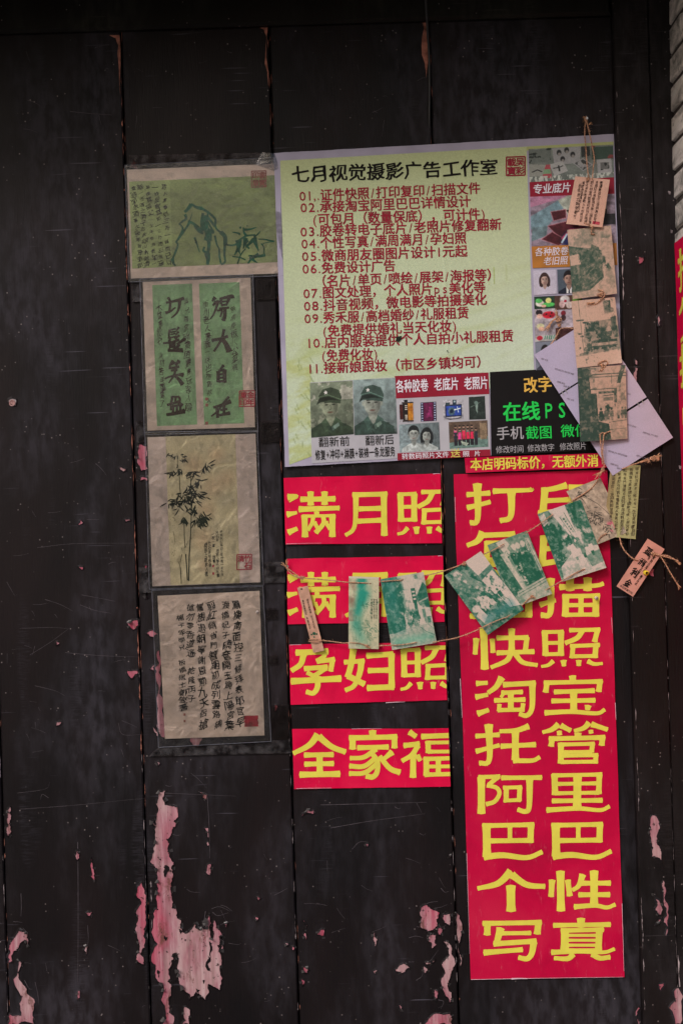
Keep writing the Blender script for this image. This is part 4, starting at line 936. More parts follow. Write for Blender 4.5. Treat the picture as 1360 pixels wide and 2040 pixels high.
c = Cv(110, 100, (160, 160, 168)); c.ell(.5, .85, .44, .16, (60, 62, 70)); c.ell(.5, .82, .40, .13, (160, 160, 168)); c.rect(.1, .25, .92, .86, (34, 44, 70)); c.rect(.16, .32, .86, .8, (40, 66, 150)); c.ell(.42, .58, .17, .2, (70, 96, 110)); c.ell(.42, .58, .09, .1, (26, 40, 60)); c.line([(.56, .52), (.84, .46)], .05, (190, 205, 220)); c.line([(.7, .38), (.74, .64)], .04, (170, 190, 215)); c.rect(.48, .02, .66, .26, (36, 50, 64)); c.rect(.14, .14, .34, .28, (40, 54, 60)); c.rect(.53, .06, .61, .15, (150, 170, 180)); c.grain(.08)
stretchface('blue_camera_picture', [(881, 797), (922, 795), (923, 834), (883, 837)], c.a, .0016)
c = Cv(60, 90, (34, 44, 42)); c.ell(.45, .28, .12, .08, (90, 110, 105)); c.poly([(.4, .35), (.55, .35), (.52, .75), (.42, .6)], (110, 130, 124)); c.line([(.1, .45), (.5, .33), (.7, .25)], .03, (86, 104, 98)); c.grain(.1)
stretchface('dark_negative_picture', [(933, 791), (965, 789), (967, 835), (934, 836)], c.a, .0016)
c = Cv(150, 100, (104, 118, 122)); c.a *= (1.2 - .4 * c.x[..., None]); portrait(c, .36, .36, .125, (156, 164, 160), (28, 32, 34), (168, 178, 178)); portrait(c, .68, .44, .115, (158, 166, 162), (28, 32, 34), (160, 170, 170), long=True); c.rect(.42, .7, .62, 1, (150, 160, 160), .5)
c.grain(.06); stretchface('couple_photo', [(794, 846), (874, 841), (876, 896), (796, 901)], c.a, .0016)
c = Cv(150, 110, (84, 70, 60)); c.a *= (1 + .5 * (fbm(110, 150, 6, 4, 3)[..., None] - .5)); c.poly([(0, .78), (1, .6), (1, 1), (0, 1)], (92, 118, 112)); c.rect(.8, .1, .97, .7, (120, 104, 84))
rp = random.Random(4)
for row, y0, n0 in ((0, .22, 5), (1, .34, 6)):
    for k in range(n0):
        x = .17 + k * .105 + row * .0 ; cl = rp.choice([(196, 40, 76), (206, 62, 128), (60, 90, 76), (40, 44, 54), (184, 34, 60), (70, 110, 110)])
        c.ell(x, y0 - .02, .030, .05, (150, 120, 104)); c.ell(x, y0 - .05, .032, .03, (34, 28, 28)); c.poly([(x - .036, y0 + .06), (x + .036, y0 + .06), (x + .042, y0 + .34), (x - .042, y0 + .34)], cl); c.rect(x - .04, y0 + .32, x + .04, y0 + .56, (36, 34, 42))
c.poly([(.3, .74), (.5, .82), (.44, .92), (.34, .86)], (150, 164, 150)); c.grain(.1)
stretchface('group_photo', [(893, 841), (970, 837), (972, 890), (895, 894)], c.a, .0016)
qpanel('black_panel', [(975, 741), (1238, 728), (1243, 893), (978, 908)], BLACKP, .0012, (20, 12))
def T(mat, items, name='lettering'):
    A = Acc()
    for it in items: text(A, sP, *it[:4], .0022, *(it[4:] or ('b',)))
    A.build(name, mat, poster, kind='stuff')
T(INK, [("翻新前", (634, 889), (697, 886), 21, 'r'), ("翻新后", (727, 886), (785, 883), 21, 'r'), ("修复+冲印+淋膜+装裱一条龙服务", (628, 915), (787, 907), 22, 'm')], 'black_lettering')
T(WHITE_T, [("各种胶卷", (789, 780), (853, 777), 27, 'b'), ("老底片", (864, 776), (914, 774), 27, 'b'), ("老照片", (924, 774), (972, 772), 27, 'b'), ("转数码照片文件", (800, 914.5), (894, 910), 13, 'm'), ("照", (921, 909), (935, 908.5), 12, 'm'), ("片", (944, 908), (957, 907.5), 12, 'm')], 'white_lettering')
T(ORANGE, [("改字", (1042, 780), (1100, 777), 33, 'b')], 'orange_lettering')
T(simple('pale_yellow_print', B(190, 184, 90), .5, .3, .04), [("送", (897, 910), (917, 909), 19, 'm')], 'yellow_lettering')
T(GREEN_T, [("在线", (1001, 836), (1076, 833), 40, 'b'), ("PS", (1080, 833), (1132, 831), 42, 'b'), ("截图", (1046, 873), (1100, 871), 28, 'm'), ("微信", (1116, 869), (1172, 867), 27, 'm')], 'green_lettering')
T(GREY_T, [("手机", (988, 874), (1043, 872), 28, 'm'), ("修改时间", (987, 902), (1043, 900), 16, 'r'), ("修改数字", (1050, 899), (1104, 897), 16, 'r'), ("修改照片", (1114, 896), (1168, 894), 16, 'r')], 'grey_lettering')

# right strip of the poster
c = Cv(190, 80, (104, 112, 108)); c.a *= (1 + .5 * (fbm(80, 190, 8, 5, 8)[..., None] - .5))
c.rect(.0, .04, .27, .42, (96, 104, 100)); c.clutter(((c.x < .27) & (c.y < .42)).astype(float), (40, 48, 46), 8, 5, 2, .5)
c.poly([(.28, .02), (.62, .0), (.60, .5), (.30, .52)], (138, 140, 142))
for x, y in ((.36, .16), (.45, .1), (.52, .24), (.40, .36)): c.ell(x, y, .028, .085, (40, 42, 44)); c.ell(x + .003, y + .05, .018, .05, (124, 122, 120))
c.rect(.74, .05, 1, .42, (56, 74, 66)); c.clutter(((c.x > .74) & (c.y < .42)).astype(float), (120, 60, 62), 8, 6, 4, .55); c.poly([(.62, .02), (.72, .02), (.73, .3), (.62, .34)], (48, 54, 54))
c.poly([(.24, .5), (.4, .42), (.46, .72), (.3, .86)], (150, 152, 152)); c.line([(.29, .62), (.36, .6), (.4, .56)], .012, (50, 52, 52)); c.line([(.35, .56), (.36, .7)], .02, (50, 52, 52))
c.poly([(.0, .46), (.2, .5), (.17, .84), (0, .82)], (132, 136, 130)); c.line([(.04, .7), (.1, .64), (.15, .7)], .014, (44, 46, 46)); c.poly([(.52, .5), (.64, .36), (.76, .58), (.64, .76)], (136, 138, 140)); c.clutter(c.mpoly([(.54, .5), (.64, .4), (.73, .58), (.64, .72)]), (60, 64, 64), 20, 12, 5, .5)
c.poly([(.8, .44), (.97, .42), (.98, .84), (.81, .86)], (146, 148, 150)); c.rect(.84, .52, .94, .74, (96, 98, 98)); c.clutter(((c.x > .84) & (c.x < .95) & (c.y > .52) & (c.y < .76)).astype(float), (40, 42, 42), 20, 12, 6, .5)
c.poly([(.2, .5), (.25, .5), (.27, .9), (.15, .9)], (150, 70, 78)); c.poly([(.18, .64), (.25, .64), (.26, .78), (.16, .78)], (110, 140, 110)); c.clutter((c.y > .84).astype(float), (170, 176, 170), 40, 6, 7, .5); c.grain(.05)
stretchface('old_photos_collage', [(1052, 297), (1220, 288), (1222, 353), (1054, 363)], c.a, .0014)
qpanel('red_band', [(1054, 363), (1222, 353), (1223, 386), (1055, 392)], DMAR, .0013)
w, h = 170, 110; c = Cv(w, h, (124, 112, 126)); c.a *= (1 + .35 * (vn(h, w, 3, 16, 4)[..., None] - .5)); c.poly([(0, 0), (.5, 0), (0, .22)], (158, 112, 138)); c.poly([(0, .4), (.35, .08), (.42, .2), (.2, .6), (0, .66)], (104, 130, 140)); c.poly([(.02, .62), (.2, .6), (.18, .8), (.0, .9)], (92, 112, 118))
c.poly([(.33, .1), (.52, -.05), (.9, .0), (.9, .5), (.5, .55)], (150, 156, 146)); c.poly([(.42, .3), (.6, .22), (.9, .3), (.9, .5), (.52, .52)], (50, 44, 38)); c.poly([(.44, .4), (.9, .42), (.9, .5), (.5, .53)], (126, 116, 84))
for P_ in ([(.24, .32), (.42, .28), (.42, .45), (.27, .5)], [(.2, .6), (.48, .5), (.58, .62), (.34, .86)], [(.12, .86), (.25, .72), (.42, .9), (.32, 1.0)]): c.poly(P_, (66, 24, 32)); c.line(P_ + [P_[0]], .012, (170, 110, 120), .6)
c.ell(.56, .9, .2, .24, (26, 30, 70)); c.line([(.37, .86), (.46, .7), (.6, .66), (.72, .72)], .03, (150, 60, 90)); c.line([(.36, .94), (.42, .78)], .02, (160, 180, 200)); c.rect(.72, .4, 1, .62, (30, 30, 34)); c.grain(.08)
stretchface('negatives_collage', [(1055, 392), (1223, 386), (1227, 484), (1058, 491)], c.a, .0014)
qpanel('ochre_band', [(1058, 491), (1227, 484), (1229, 528), (1060, 534)], ORBAND, .0013)
WI = simple('white_italic_print', B(196, 190, 200), .5, .3, .04)
T(WI, [("专业底片", (1060, 385), (1136, 381), 21, 'b', .18), ("各种胶卷", (1064, 509), (1131, 506), 18, 'm', .18), ("老旧照", (1081, 527), (1130, 525), 18, 'm', .18)], 'white_italic_lettering')
c = Cv(90, 90, (172, 168, 184)); portrait(c, .48, .38, .17, (186, 158, 148), (52, 36, 36), (176, 172, 188), long=True); c.grain(.04); stretchface('woman_id_photo', [(1061, 539), (1107, 537), (1109, 585), (1063, 588)], c.a, .0014)
c = Cv(90, 90, (70, 80, 92)); portrait(c, .48, .38, .2, (170, 138, 126), (26, 22, 26), (28, 32, 48), tie=(34, 40, 62)); c.grain(.04); stretchface('man_id_photo', [(1109, 537), (1155, 535), (1157, 583), (1111, 585)], c.a, .0014)
w, h = 150, 160; c = Cv(w, h, (150, 144, 156))
c.rect(0, 0, .43, .28, (30, 52, 40)); c.ell(.12, .16, .09, .07, (206, 200, 190)); c.ell(.1, .1, .07, .05, (80, 170, 90)); c.ell(.3, .19, .13, .05, (70, 160, 80)); c.ell(.3, .1, .06, .06, (190, 190, 120)); c.ell(.2, .22, .05, .03, (210, 170, 150))
c.rect(.43, 0, .8, .32, (72, 50, 44)); c.ell(.64, .1, .1, .1, (190, 186, 188)); c.ell(.73, .22, .07, .08, (196, 180, 176)); c.ell(.58, .2, .06, .08, (190, 160, 160)); c.ell(.65, .13, .03, .03, (150, 40, 60)); c.rect(.8, 0, 1, .32, (92, 130, 58))
c.rect(0, .28, .43, .56, (160, 152, 160)); c.ell(.1, .36, .07, .06, (34, 28, 34)); c.ell(.11, .44, .06, .05, (200, 160, 150)); c.ell(.3, .42, .13, .08, (168, 24, 44))
for x, y in ((.25, .4), (.33, .45), (.36, .38)): c.ell(x, y, .02, .02, (26, 20, 26))
c.line([(.05, .28), (.07, .33)], .012, (30, 28, 34)); c.rect(0, .56, .43, .86, (140, 134, 142)); c.ell(.12, .66, .08, .06, (176, 176, 140)); c.ell(.14, .72, .06, .05, (190, 150, 130)); c.ell(.3, .66, .06, .05, (120, 116, 130)); c.rect(0, .86, .43, 1, (150, 150, 150)); c.ell(.1, .92, .06, .05, (160, 30, 50))
for k in range(5): c.line([(.2 + k * .045, .95), (.215 + k * .045, .88)], .018, (30, 120, 90))
c.rect(.8, .32, 1, 1, (74, 46, 40)); c.rect(.47, .34, .8, .72, (164, 154, 166)); c.ell(.6, .4, .05, .06, (110, 30, 44)); c.ell(.6, .5, .05, .07, (60, 40, 44)); c.rect(.43, .72, .82, 1, (70, 40, 40)); c.grain(.07)
stretchface('insect_costume_photos', [(1063, 591), (1158, 587), (1162, 675), (1065, 681)], c.a, .0014)
c = Cv(70, 80, (110, 116, 130)); portrait(c, .55, .42, .22, (170, 138, 126), (30, 24, 28), (60, 62, 74)); stretchface('faded_id_photo', [(1065, 682), (1100, 680), (1102, 735), (1067, 738)], c.a, .0014)
# small torn green scraps and a hole on the poster
A = Acc(); poly(A, sP, [(789, 671), (800, 669), (798, 677), (793, 681), (788, 679)], .0030); poly(A, sP, [(889, 698), (892, 698), (891, 702)], .0030); A.build('tear', INKG, poster, kind='stuff')

# ---------------------------------------------------------------- big traced brush characters
K6, K7, K3, K4, K5 = (2.957, 900, 1250), (2.957, 900, 1580), (2.72, 860, 880), (3.579, 540, 930), (3.579, 540, 1250)
ZHAO = "545,24 550,165|34;640,24 640,165|34;530,28 655,25|22;550,92 640,90|22;545,158 655,156|22;690,16 870,13|24;855,14 838,85|30;765,20 735,62 665,92|32,26;712,104 705,180|28;695,110 868,103|23;846,104 840,178|32;705,170 845,168|22;595,198 565,222 525,230|26,16;655,194 658,228|36,22;745,194 745,226|32,24;798,198 835,215 885,212|28,16"
G6 = {'快': "142,65 135,158|34,26;185,0 192,246|42;236,68 240,148|28;262,62 448,60|27;440,58 430,142|30;262,150 483,142|27;350,8 350,142|36;350,140 320,195 228,236|34,22;368,150 415,205 502,222|32,22",
 '照': ZHAO,
 '淘': "142,330 208,326|30,22;138,410 210,396|32,22;150,508 215,486|34,24;292,295 260,348 212,385|40,24;300,337 490,328|30;472,330 470,470 440,518 395,508|38,26;310,376 288,412|24,18;290,385 415,380|25;248,430 430,425|26;345,385 345,485|34;278,452 275,492|24;418,448 412,492|26;268,487 425,484|24",
 '宝': "708,285 711,322|38;540,326 885,318|25;558,328 550,382|32;870,318 862,378|32;600,380 838,372|26;585,433 842,429|26;715,380 715,500|40;545,503 700,496 850,506 898,484|30,22;800,460 796,486|38,26",
 '托': "215,572 218,780 160,800|46,26;138,640 278,632|26;140,730 278,694|28,22;450,582 380,606 280,612|34,22;372,610 372,780|40;286,700 492,690|28;360,784 470,784 516,764|30,24",
 '管': "625,572 585,602 532,618|36,20;640,578 698,608|32,26;630,610 632,634|28;805,562 775,592 718,610|34,20;820,570 915,602|32,24;815,605 818,624|26;740,622 740,646|38;570,656 900,648|27;588,658 582,700|32;884,650 880,695|32;640,680 640,800|34;640,690 838,685|22;826,686 820,735|28;640,734 822,732|20;640,756 858,752|22;846,752 843,798|28;640,793 856,790|22",
 '阿': "172,882 172,1096|42;155,882 282,878|24;266,882 215,928|30,24;205,930 262,945 278,980 250,1025 200,1042|24,26;290,886 528,884|26;456,890 453,1055 430,1084 385,1072|40,26;318,935 318,1028|30;300,944 410,941|22;398,942 394,1022|28;305,1020 404,1016|22",
 '里': "602,865 606,985|36;588,872 882,866|23;866,868 862,980|32;605,922 865,918|22;605,977 865,973|22;738,870 735,1065|46;588,1022 884,1018|26;556,1076 740,1066 870,1076 926,1054|30,22"}
G7 = {'巴': "202,183 205,375|46;178,192 482,186|27;464,190 460,290|36;340,195 340,275|26;210,282 474,278|28;188,376 300,366 440,380 530,346|38,26",
 '巴2': "609,183 612,372|46;585,190 886,184|27;869,188 866,288|36;742,192 742,272|26;615,280 879,276|28;594,374 705,364 845,378 936,342|38,26",
 '个': "345,462 270,532 150,562|46,24;352,482 440,540 546,550|42,28;345,545 347,696|50",
 '性': "588,512 582,610|36,30;637,460 640,694|44;680,512 692,606|32;768,480 745,545 708,572|38,22;756,531 932,530|28;744,599 928,598|28;835,458 835,668|44;718,670 840,662 910,674 960,656|30,22",
 '写': "180,768 526,762|28;208,770 206,836|38;508,764 500,830|38;285,795 262,885|44,34;282,826 464,824|24;244,888 495,872|30;480,878 468,945 440,976 390,968|40,26;186,940 415,922|32,26",
 '真': "758,738 758,790|44;595,779 932,774|26;664,800 662,925|46;640,810 892,804|26;866,806 860,925|38;680,838 848,838|17;680,867 848,867|17;680,896 848,896|17;680,922 848,922|14;584,938 750,932 890,938 956,918|30,20;712,948 680,975 600,972|34,22;822,948 870,972 930,966|32,26"}
G3 = {'打': "245,228 246,420 206,440|44,26;188,287 314,278|26;190,358 316,326|28,22;330,268 520,262 540,256|28,22;430,275 425,405 368,428|42,26",
 '印': "728,236 660,254 600,262|34,24;612,250 600,385|38;612,320 738,314|26;575,388 720,372|28;740,246 890,243|26;880,245 874,340 830,350|38,24;764,246 758,440|42",
 '印2': "728,496 660,514 600,522|34,24;606,510 596,660|38;612,580 738,574|26;578,664 720,640|30;740,506 890,503|26;880,505 874,600 830,610|38,24;764,506 758,700|42",
 '复': "275,492 245,538 190,562|42,22;262,508 448,500|28;300,540 296,640|32;430,540 426,640|32;290,548 440,544|22;298,590 430,588|20;296,638 430,636|20;330,650 290,690 220,710|34,22;320,668 440,662|22;430,665 360,720 230,740|30,20;300,690 380,720 480,738|28,24",
 '扫': "245,750 246,930 206,945|42,26;188,805 314,798|26;190,880 316,850|28,22;350,775 540,770|28;525,772 522,945|38;360,855 525,852|24;345,940 540,936|30",
 '描': "640,742 640,925 590,940|44,28;580,800 660,796|26;584,884 668,858|28,22;690,788 880,780 928,768|30,22;745,738 748,806|42;842,738 842,806|42;724,830 722,946|36;706,838 908,834|24;888,836 885,946|36;725,886 890,884|22;720,938 890,936|22;806,838 806,936|28"}
G4 = {'满': "118,208 186,208 130,250|30,10;120,222 182,216|34,22;114,340 184,326|42,20;122,468 186,440|42,28;210,232 456,228|36;281,178 282,274|42;380,178 381,270|42;198,303 400,296 486,294|40,32;238,345 242,500|42;222,352 456,348|22;436,346 436,498|42;325,320 325,352|34;300,352 292,400 262,452|30,26;308,395 336,446|30,24;372,352 372,405 318,470|32,34;388,392 420,446|30,24",
 '月': "604,186 600,375 582,450 530,488|42,26;580,200 826,194|34;802,192 806,490|42;625,300 780,296|34;615,388 785,380|34"}
G5 = {'孕': "176,180 405,170|40;232,190 210,262 145,308|44,34;384,172 372,210 322,238|38,26;326,242 452,228|34;438,228 424,312|38,34;236,294 402,282|34;392,288 300,352|34;256,320 322,358|30;142,384 498,364|42;330,350 330,425 300,468 250,458|44,32",
 '妇': "586,155 568,270 544,355|46,40;546,345 600,372 665,405|42,40;642,234 632,320 590,415 528,448|46,30;520,248 664,238|32;680,202 868,190|38;856,186 858,430|42;690,308 840,304|36;684,432 874,424|40",
 '全': "332,765 270,840 158,898|50,30;340,778 430,850 530,888|46,36;236,910 444,906|34;238,975 446,970|34;345,905 347,1050|44;204,1050 490,1044|40",
 '家': "722,735 724,788|48;556,788 896,780|36;580,786 580,868|44;878,780 878,860|40;614,858 836,852|34;748,866 660,925 562,932|36,30;706,886 755,950 754,1030 722,1066 676,1058|34,38;742,932 660,990 558,988|34,34;752,972 665,1036 556,1042|34,32;862,888 800,940|44,26;772,920 846,1005 918,1034|34,40",
 '福': "984,745 1032,778|40,34;944,842 1056,830|36;1046,842 1002,908 932,952|38,30;1012,900 1010,1070|42;1040,912 1062,950|36,30;1070,778 1310,768|36;1116,812 1120,894|38;1104,822 1320,818|26;1118,886 1320,884|26;1290,820 1290,890|36;1104,928 1106,1056|40;1088,938 1320,932|30;1106,992 1300,990|26;1092,1050 1320,1044|30;1190,940 1190,1046|36"}
def red_banner(q, label, dep=.0022, b=.0009, seed=1, n=(26, 12), RED=RED):
    sf = Surf(q, dep, lambda u, v: b + b * 1.1 * np.sin(8 * u + seed) * np.cos(5 * v + seed) + b * .6 * np.sin(19 * u - 6 * v + seed * 2) + .0016 * np.exp(-np.minimum(v, 1 - v) / .10) * (np.sin(23 * u + seed) * .5 + .5)); o = sheet('red_banner', sf, RED, n=n, th=.0005, edge=.35); tag(o, label, 'banner'); return o, sf
def clip_x(o, q, side='r'):
    """trim lettering at the paper's right edge"""
    import bmesh
    a = W(q[1][0], q[1][1], .003); b = W(q[2][0], q[2][1], .003); base = wloc(o)
    bm = bmesh.new(); bm.from_mesh(o.data)
    nrm = Vector((a[2] - b[2], 0, -(a[0] - b[0]))); 
    bmesh.ops.bisect_plane(bm, geom=bm.verts[:] + bm.edges[:] + bm.faces[:], plane_co=Vector(a) - base, plane_no=nrm, clear_outer=True)
    bm.to_mesh(o.data); bm.free()
G = 'red banners pasted across the third plank'
bq = [[(565, 952), (876.5, 943.5), (880, 1082), (569, 1084.5)], [(572, 1113), (881.5, 1107), (885, 1239), (573, 1243.5)], [(576, 1284), (886.5, 1279), (890, 1394.5), (579, 1404)], [(582, 1452), (892.6, 1451), (897, 1567), (586, 1572)]]
labs = ['red banner under the green poster reading full moon photos, topmost of four', 'red banner crossed by the string of cards, second of the four short ones', 'red banner for maternity photos just below the strung cards', 'red banner for family portraits, lowest of the four short ones']
ZK = dict(sx=1.02, sy=1.36)
for i, (q, lab) in enumerate(zip(bq, labs)):
    o, sf = red_banner(q, lab, seed=i + 1); o['group'] = G
    if i < 2:
        shf = (0, 0) if i == 0 else (.6, 160.6)
        chars(o, sf, YEL, [G4[k] for k in '满月'], K4, q, sh=shf)
        chars(o, sf, YEL, [ZHAO], K4, q, sh=shf, sx=1.03, sy=1.40, about=(np.array([530, 16]), np.array([905, 180])))
    elif i == 2:
        chars(o, sf, YEL, [G5[k] for k in '孕妇'], K5, q)
        chars(o, sf, YEL, [ZHAO], K5, q, sx=1.05, sy=1.38, about=(np.array([530, 16]), np.array([928, 146])))
    else: chars(o, sf, YEL, [G5[k] for k in '全家福'], K5, q)
    BSF = globals().setdefault('BSF', []); BSF.append((o, sf))
# long vertical banner of two sheets
vq = [(903, 945), (1209, 936), (1226, 1435), (921, 1439)]
vq2 = [(921, 1437.5), (1226, 1433.5), (1243, 1947), (937, 1952)]
big_b = empty('red_banner', W(1070, 1950, 0), 'long vertical red banner of ten rows of yellow characters on the door', 'banner')
sv1 = Surf(vq, .0022, wav(.0012, 4, 7, 2)); sv2 = Surf(vq2, .0030, wav(.0012, 4, 7, 3))
sheet('upper_sheet', sv1, RED2, big_b, (24, 36), .0005, edge=.4); sheet('lower_sheet', sv2, RED2, big_b, (24, 36), .0005, edge=.4)
chars(big_b, sv1, YEL, G3.values(), K3); chars(big_b, sv1, YEL, [G6[k] for k in '快照淘宝'], K6)
chars(big_b, sv2, YEL, [G6[k] for k in '托管阿里'], K6); chars(big_b, sv2, YEL, G7.values(), K7)
EDW = simple('torn_white_paper_edge', B(196, 168, 182), .7, .2, .15, 80)
pass
def edge_bits(o, sf, segs):
    for k, (a, b, w) in enumerate(segs): A = Acc(); stroke(A, sf, [a, ((a[0] + b[0]) / 2, (a[1] + b[1]) / 2 - .4), b], w, w * .5, .0005, 0); A.build('torn_edge', EDW, o)
edge_bits(*BSF[0], [((862, 944), (876, 943.6), 1.2), ((570, 1083.6), (640, 1082), .7)]); edge_bits(*BSF[2], [((768, 1400), (806, 1398.5), 1.5), ((577, 1285), (600, 1284.5), 1)]); edge_bits(*BSF[3], [((590, 1571), (660, 1570), .9), ((700, 1452), (760, 1451.5), .8)]); edge_bits(*BSF[1], [((872, 1107.6), (881, 1107.4), 1)])
edge_bits(big_b, sv1, [((916, 1352), (920, 1430), 1.2), ((1224.5, 1400), (1226, 1434), 1.2), ((905.5, 990), (907, 1040), .8), ((1217, 1230), (1219, 1262), .7)])
edge_bits(big_b, sv2, [((1018, 1950), (1050, 1949.5), 3), ((938, 1951.5), (1240, 1946.5), 1.0), ((1238, 1800), (1242, 1935), .9), ((929, 1700), (935, 1900), .7)])
# notice strip
nq = [(925, 912), (1213, 902), (1216, 931), (927, 942)]
ns, sN = red_banner(nq, 'narrow red notice strip between the poster and the long banner', .0105, .0008, 4, (26, 4), RED2)
A = Acc(); text(A, sN, "本店明码标价，无额外消", (936, 935), (1192, 927), 26, .0008, 'b'); A.build('lettering', YEL, ns)
# banner on the brick pier, same printing seen edge-on
class PierSurf:
    def __init__(s, z0, d0): s.z0, s.d0 = z0, d0
    def px(s, u, v): return np.stack([np.asarray(u, float) * 306, np.asarray(v, float) * 1005], -1)
    def P(s, p, h=0.0):
        p = np.asarray(p, float); x = p[..., 0]; y = p[..., 1]
        return np.stack([XW - .004 - h + .0006 * np.sin(y / 60) , -(s.d0 + x / 1000), s.z0 - y / 1000], -1)
ps = PierSurf(float(W(1344, 484, .03)[2]), .026)
side = sheet('red_banner', ps, RED, n=(20, 40), th=.0006)
tag(side, 'red banner pasted on the brick pier at the right edge of the picture', 'banner')
def tfp(P):
    Q = P - np.array([903, 945]); return np.stack([Q[:, 0] * ca - Q[:, 1] * sa, Q[:, 0] * sa + Q[:, 1] * ca], -1)
def pstroke():
    for dct, K in ((G3, K3), (G6, K6), (G7, K7)):
        for v in dct.values():
            A_ = Acc(); hh0 = .0006
            for st in v.split(';'):
                a, b = st.split('|'); w = [float(x) / K[0] for x in b.split(',')]
                P = np.array([[float(q) for q in t.split(',')] for t in a.split()]) / K[0] + [K[1], K[2]]
                P = tfp(P) ; C_ = Acc(); stroke(C_, ps, P, w[0], w[-1], hh0); hh0 += .00003
                Vv = np.concatenate(C_.V); f0 = C_.F[0]; nn_ = np.cross(Vv[f0[1]] - Vv[f0[0]], Vv[f0[2]] - Vv[f0[0]])
                A_.add(Vv, C_.F if nn_[0] < 0 else [tuple(reversed(f)) for f in C_.F])
            A_.build('character', YEL, side)
pstroke()

# ---------------------------------------------------------------- strung postcards
GRN, TEAL, PAPER_C = (22, 84, 66), (30, 128, 112), (186, 170, 156)
def duo(L, dark, light): 
    L = np.clip(L, 0, 1)[..., None]; return (np.array(dark) * (1 - L) + np.array(light) * L) / 255.
class Duo(Cv):
    def __init__(s, w, h, v): super().__init__(w, h, (v * 255,) * 3)
    def out(s, dark, light, seed, contrast=1.0):
        L = s.a[..., 0]; L = np.clip((L - .5) * contrast + .5, 0, 1); fd = fbm(s.h, s.w, 11, 15, seed + 200, 4) - .5; f2 = fbm(s.h, s.w, 24, 34, seed + 300, 2) - .5; L = L + fd * (.50 - .25 * L) + f2 * .34; gl = np.clip((fbm(s.h, s.w, 16, 22, seed + 400, 3) - .60) / .05, 0, 1) * (L < .45) * .30; L = np.clip((L - .5) * 1.25 + .5, 0, 1) + gl; L = L * (1 + .16 * (np.random.RandomState(seed).rand(s.h, s.w) - .5)); return duo(L, dark, light)
def V_(v): return (v * 255,) * 3
def people(c, xs, y, hgt, seed, lo=.1, hi=.85):
    rr = random.Random(seed)
    for x in xs:
        v = rr.choice([lo, hi, .4]); c.ell(x, y - hgt * .9, hgt * .13, hgt * .10, V_(rr.choice([lo, .6])), 1, .2); c.poly([(x - hgt * .2, y - hgt * .75), (x + hgt * .2, y - hgt * .75), (x + hgt * .24, y - hgt * .3), (x - hgt * .22, y - hgt * .28)], V_(v)); c.poly([(x - hgt * .16, y - hgt * .32), (x + hgt * .16, y - hgt * .32), (x + hgt * .14, y), (x - hgt * .1, y)], V_(rr.choice([lo, .3, .55])))
def one(c): return np.ones((c.h, c.w))
def reg(c, x0, y0, x1, y1, soft=.04):
    return np.clip((c.x - x0) / soft, 0, 1) * np.clip((x1 - c.x) / soft, 0, 1) * np.clip((c.y - y0) / soft, 0, 1) * np.clip((y1 - c.y) / soft, 0, 1)
CW, CHh = 104, 148
CARDS = {}
def card(key, q, d, label, img, edgecol=CARDE, bul=None, seed=1, name='postcard', cat='postcard', group='postcards hung on the twine', th=.0007):
    ck = seed % 3; sf = Surf(q, d, bul or (lambda u, v: .0016 * np.sin(np.pi * u) + .0008 * np.sin(2.2 * v + seed) + .006 * ((u if ck != 1 else 1 - u) ** 4) * ((v if ck != 2 else 1 - v) ** 3)))
    o = sheet(name, sf, edgecol, n=(16, 20), th=th); tag(o, label, cat, group)
    if img is not None: face('printed_face', sf, q, .0004, PRINT_G, o, img)
    CARDS[key] = (o, sf); return o, sf

# K bamboo card with teal stain
c = Duo(CW * .8, CHh * 1.2, .86); c.clutter(reg(c, .0, .45, 1, 1, .2), V_(.45), 8, 14, 3, .55, .8, .1)
A = c.out((90, 112, 88), (184, 178, 150), 5)
c2 = Cv(c.w, c.h, (0, 0, 0)); c2.a = A.copy()
f = fbm(c.h, c.w, 3, 7, 9); m = np.exp(-((c.x - .36 - .12 * np.sin(c.y * 8)) / .2) ** 2) * np.clip(1.25 - c.y * 1.1, 0, 1) * np.clip(f * 2.4 - .55, 0, 1); c2.blend(np.clip(m * 1.3, 0, 1), (26, 130, 112)); c2.blend(np.exp(-((c.x - .1) / .14) ** 2) * np.clip(fbm(c.h, c.w, 4, 9, 10) * 2.6 - .9, 0, 1) * (c.y < .62), (112, 84, 70), .8)
rk = random.Random(2)
for k in range(70):
    x, y = rk.gauss(.62, .16), rk.choice([rk.gauss(.38, .06), rk.gauss(.72, .05), rk.gauss(.8, .05)]); a = rk.uniform(0, 3.1); c2.line([(x, y), (x + .09 * math.cos(a), y + .035 * math.sin(a))], .018, (36, 98, 78), .6)
for x in (.25, .33, .6, .68): c2.line([(x, .55), (x + .02, .97)], .012, (70, 120, 96), .6)
c2.rect(0, 0, 1, .03, (186, 178, 160)); card('K', [(694.5, 1148), (754.5, 1150), (754, 1293), (694, 1292)], .016, 'narrow postcard with a teal stained bamboo drawing, left of the street card', c2.a, seed=1)
o, sf = CARDS['K']; A = Acc()
for j, x in enumerate((740, 745, 750)): column(A, sf, "甲寅秋日寫此三竿竹"[: 9 - (j == 0)], (x, 1193), (x, 1234), 4.2, .0007, 'r', .02, .05)
A.build('small_lettering', INKG, o)
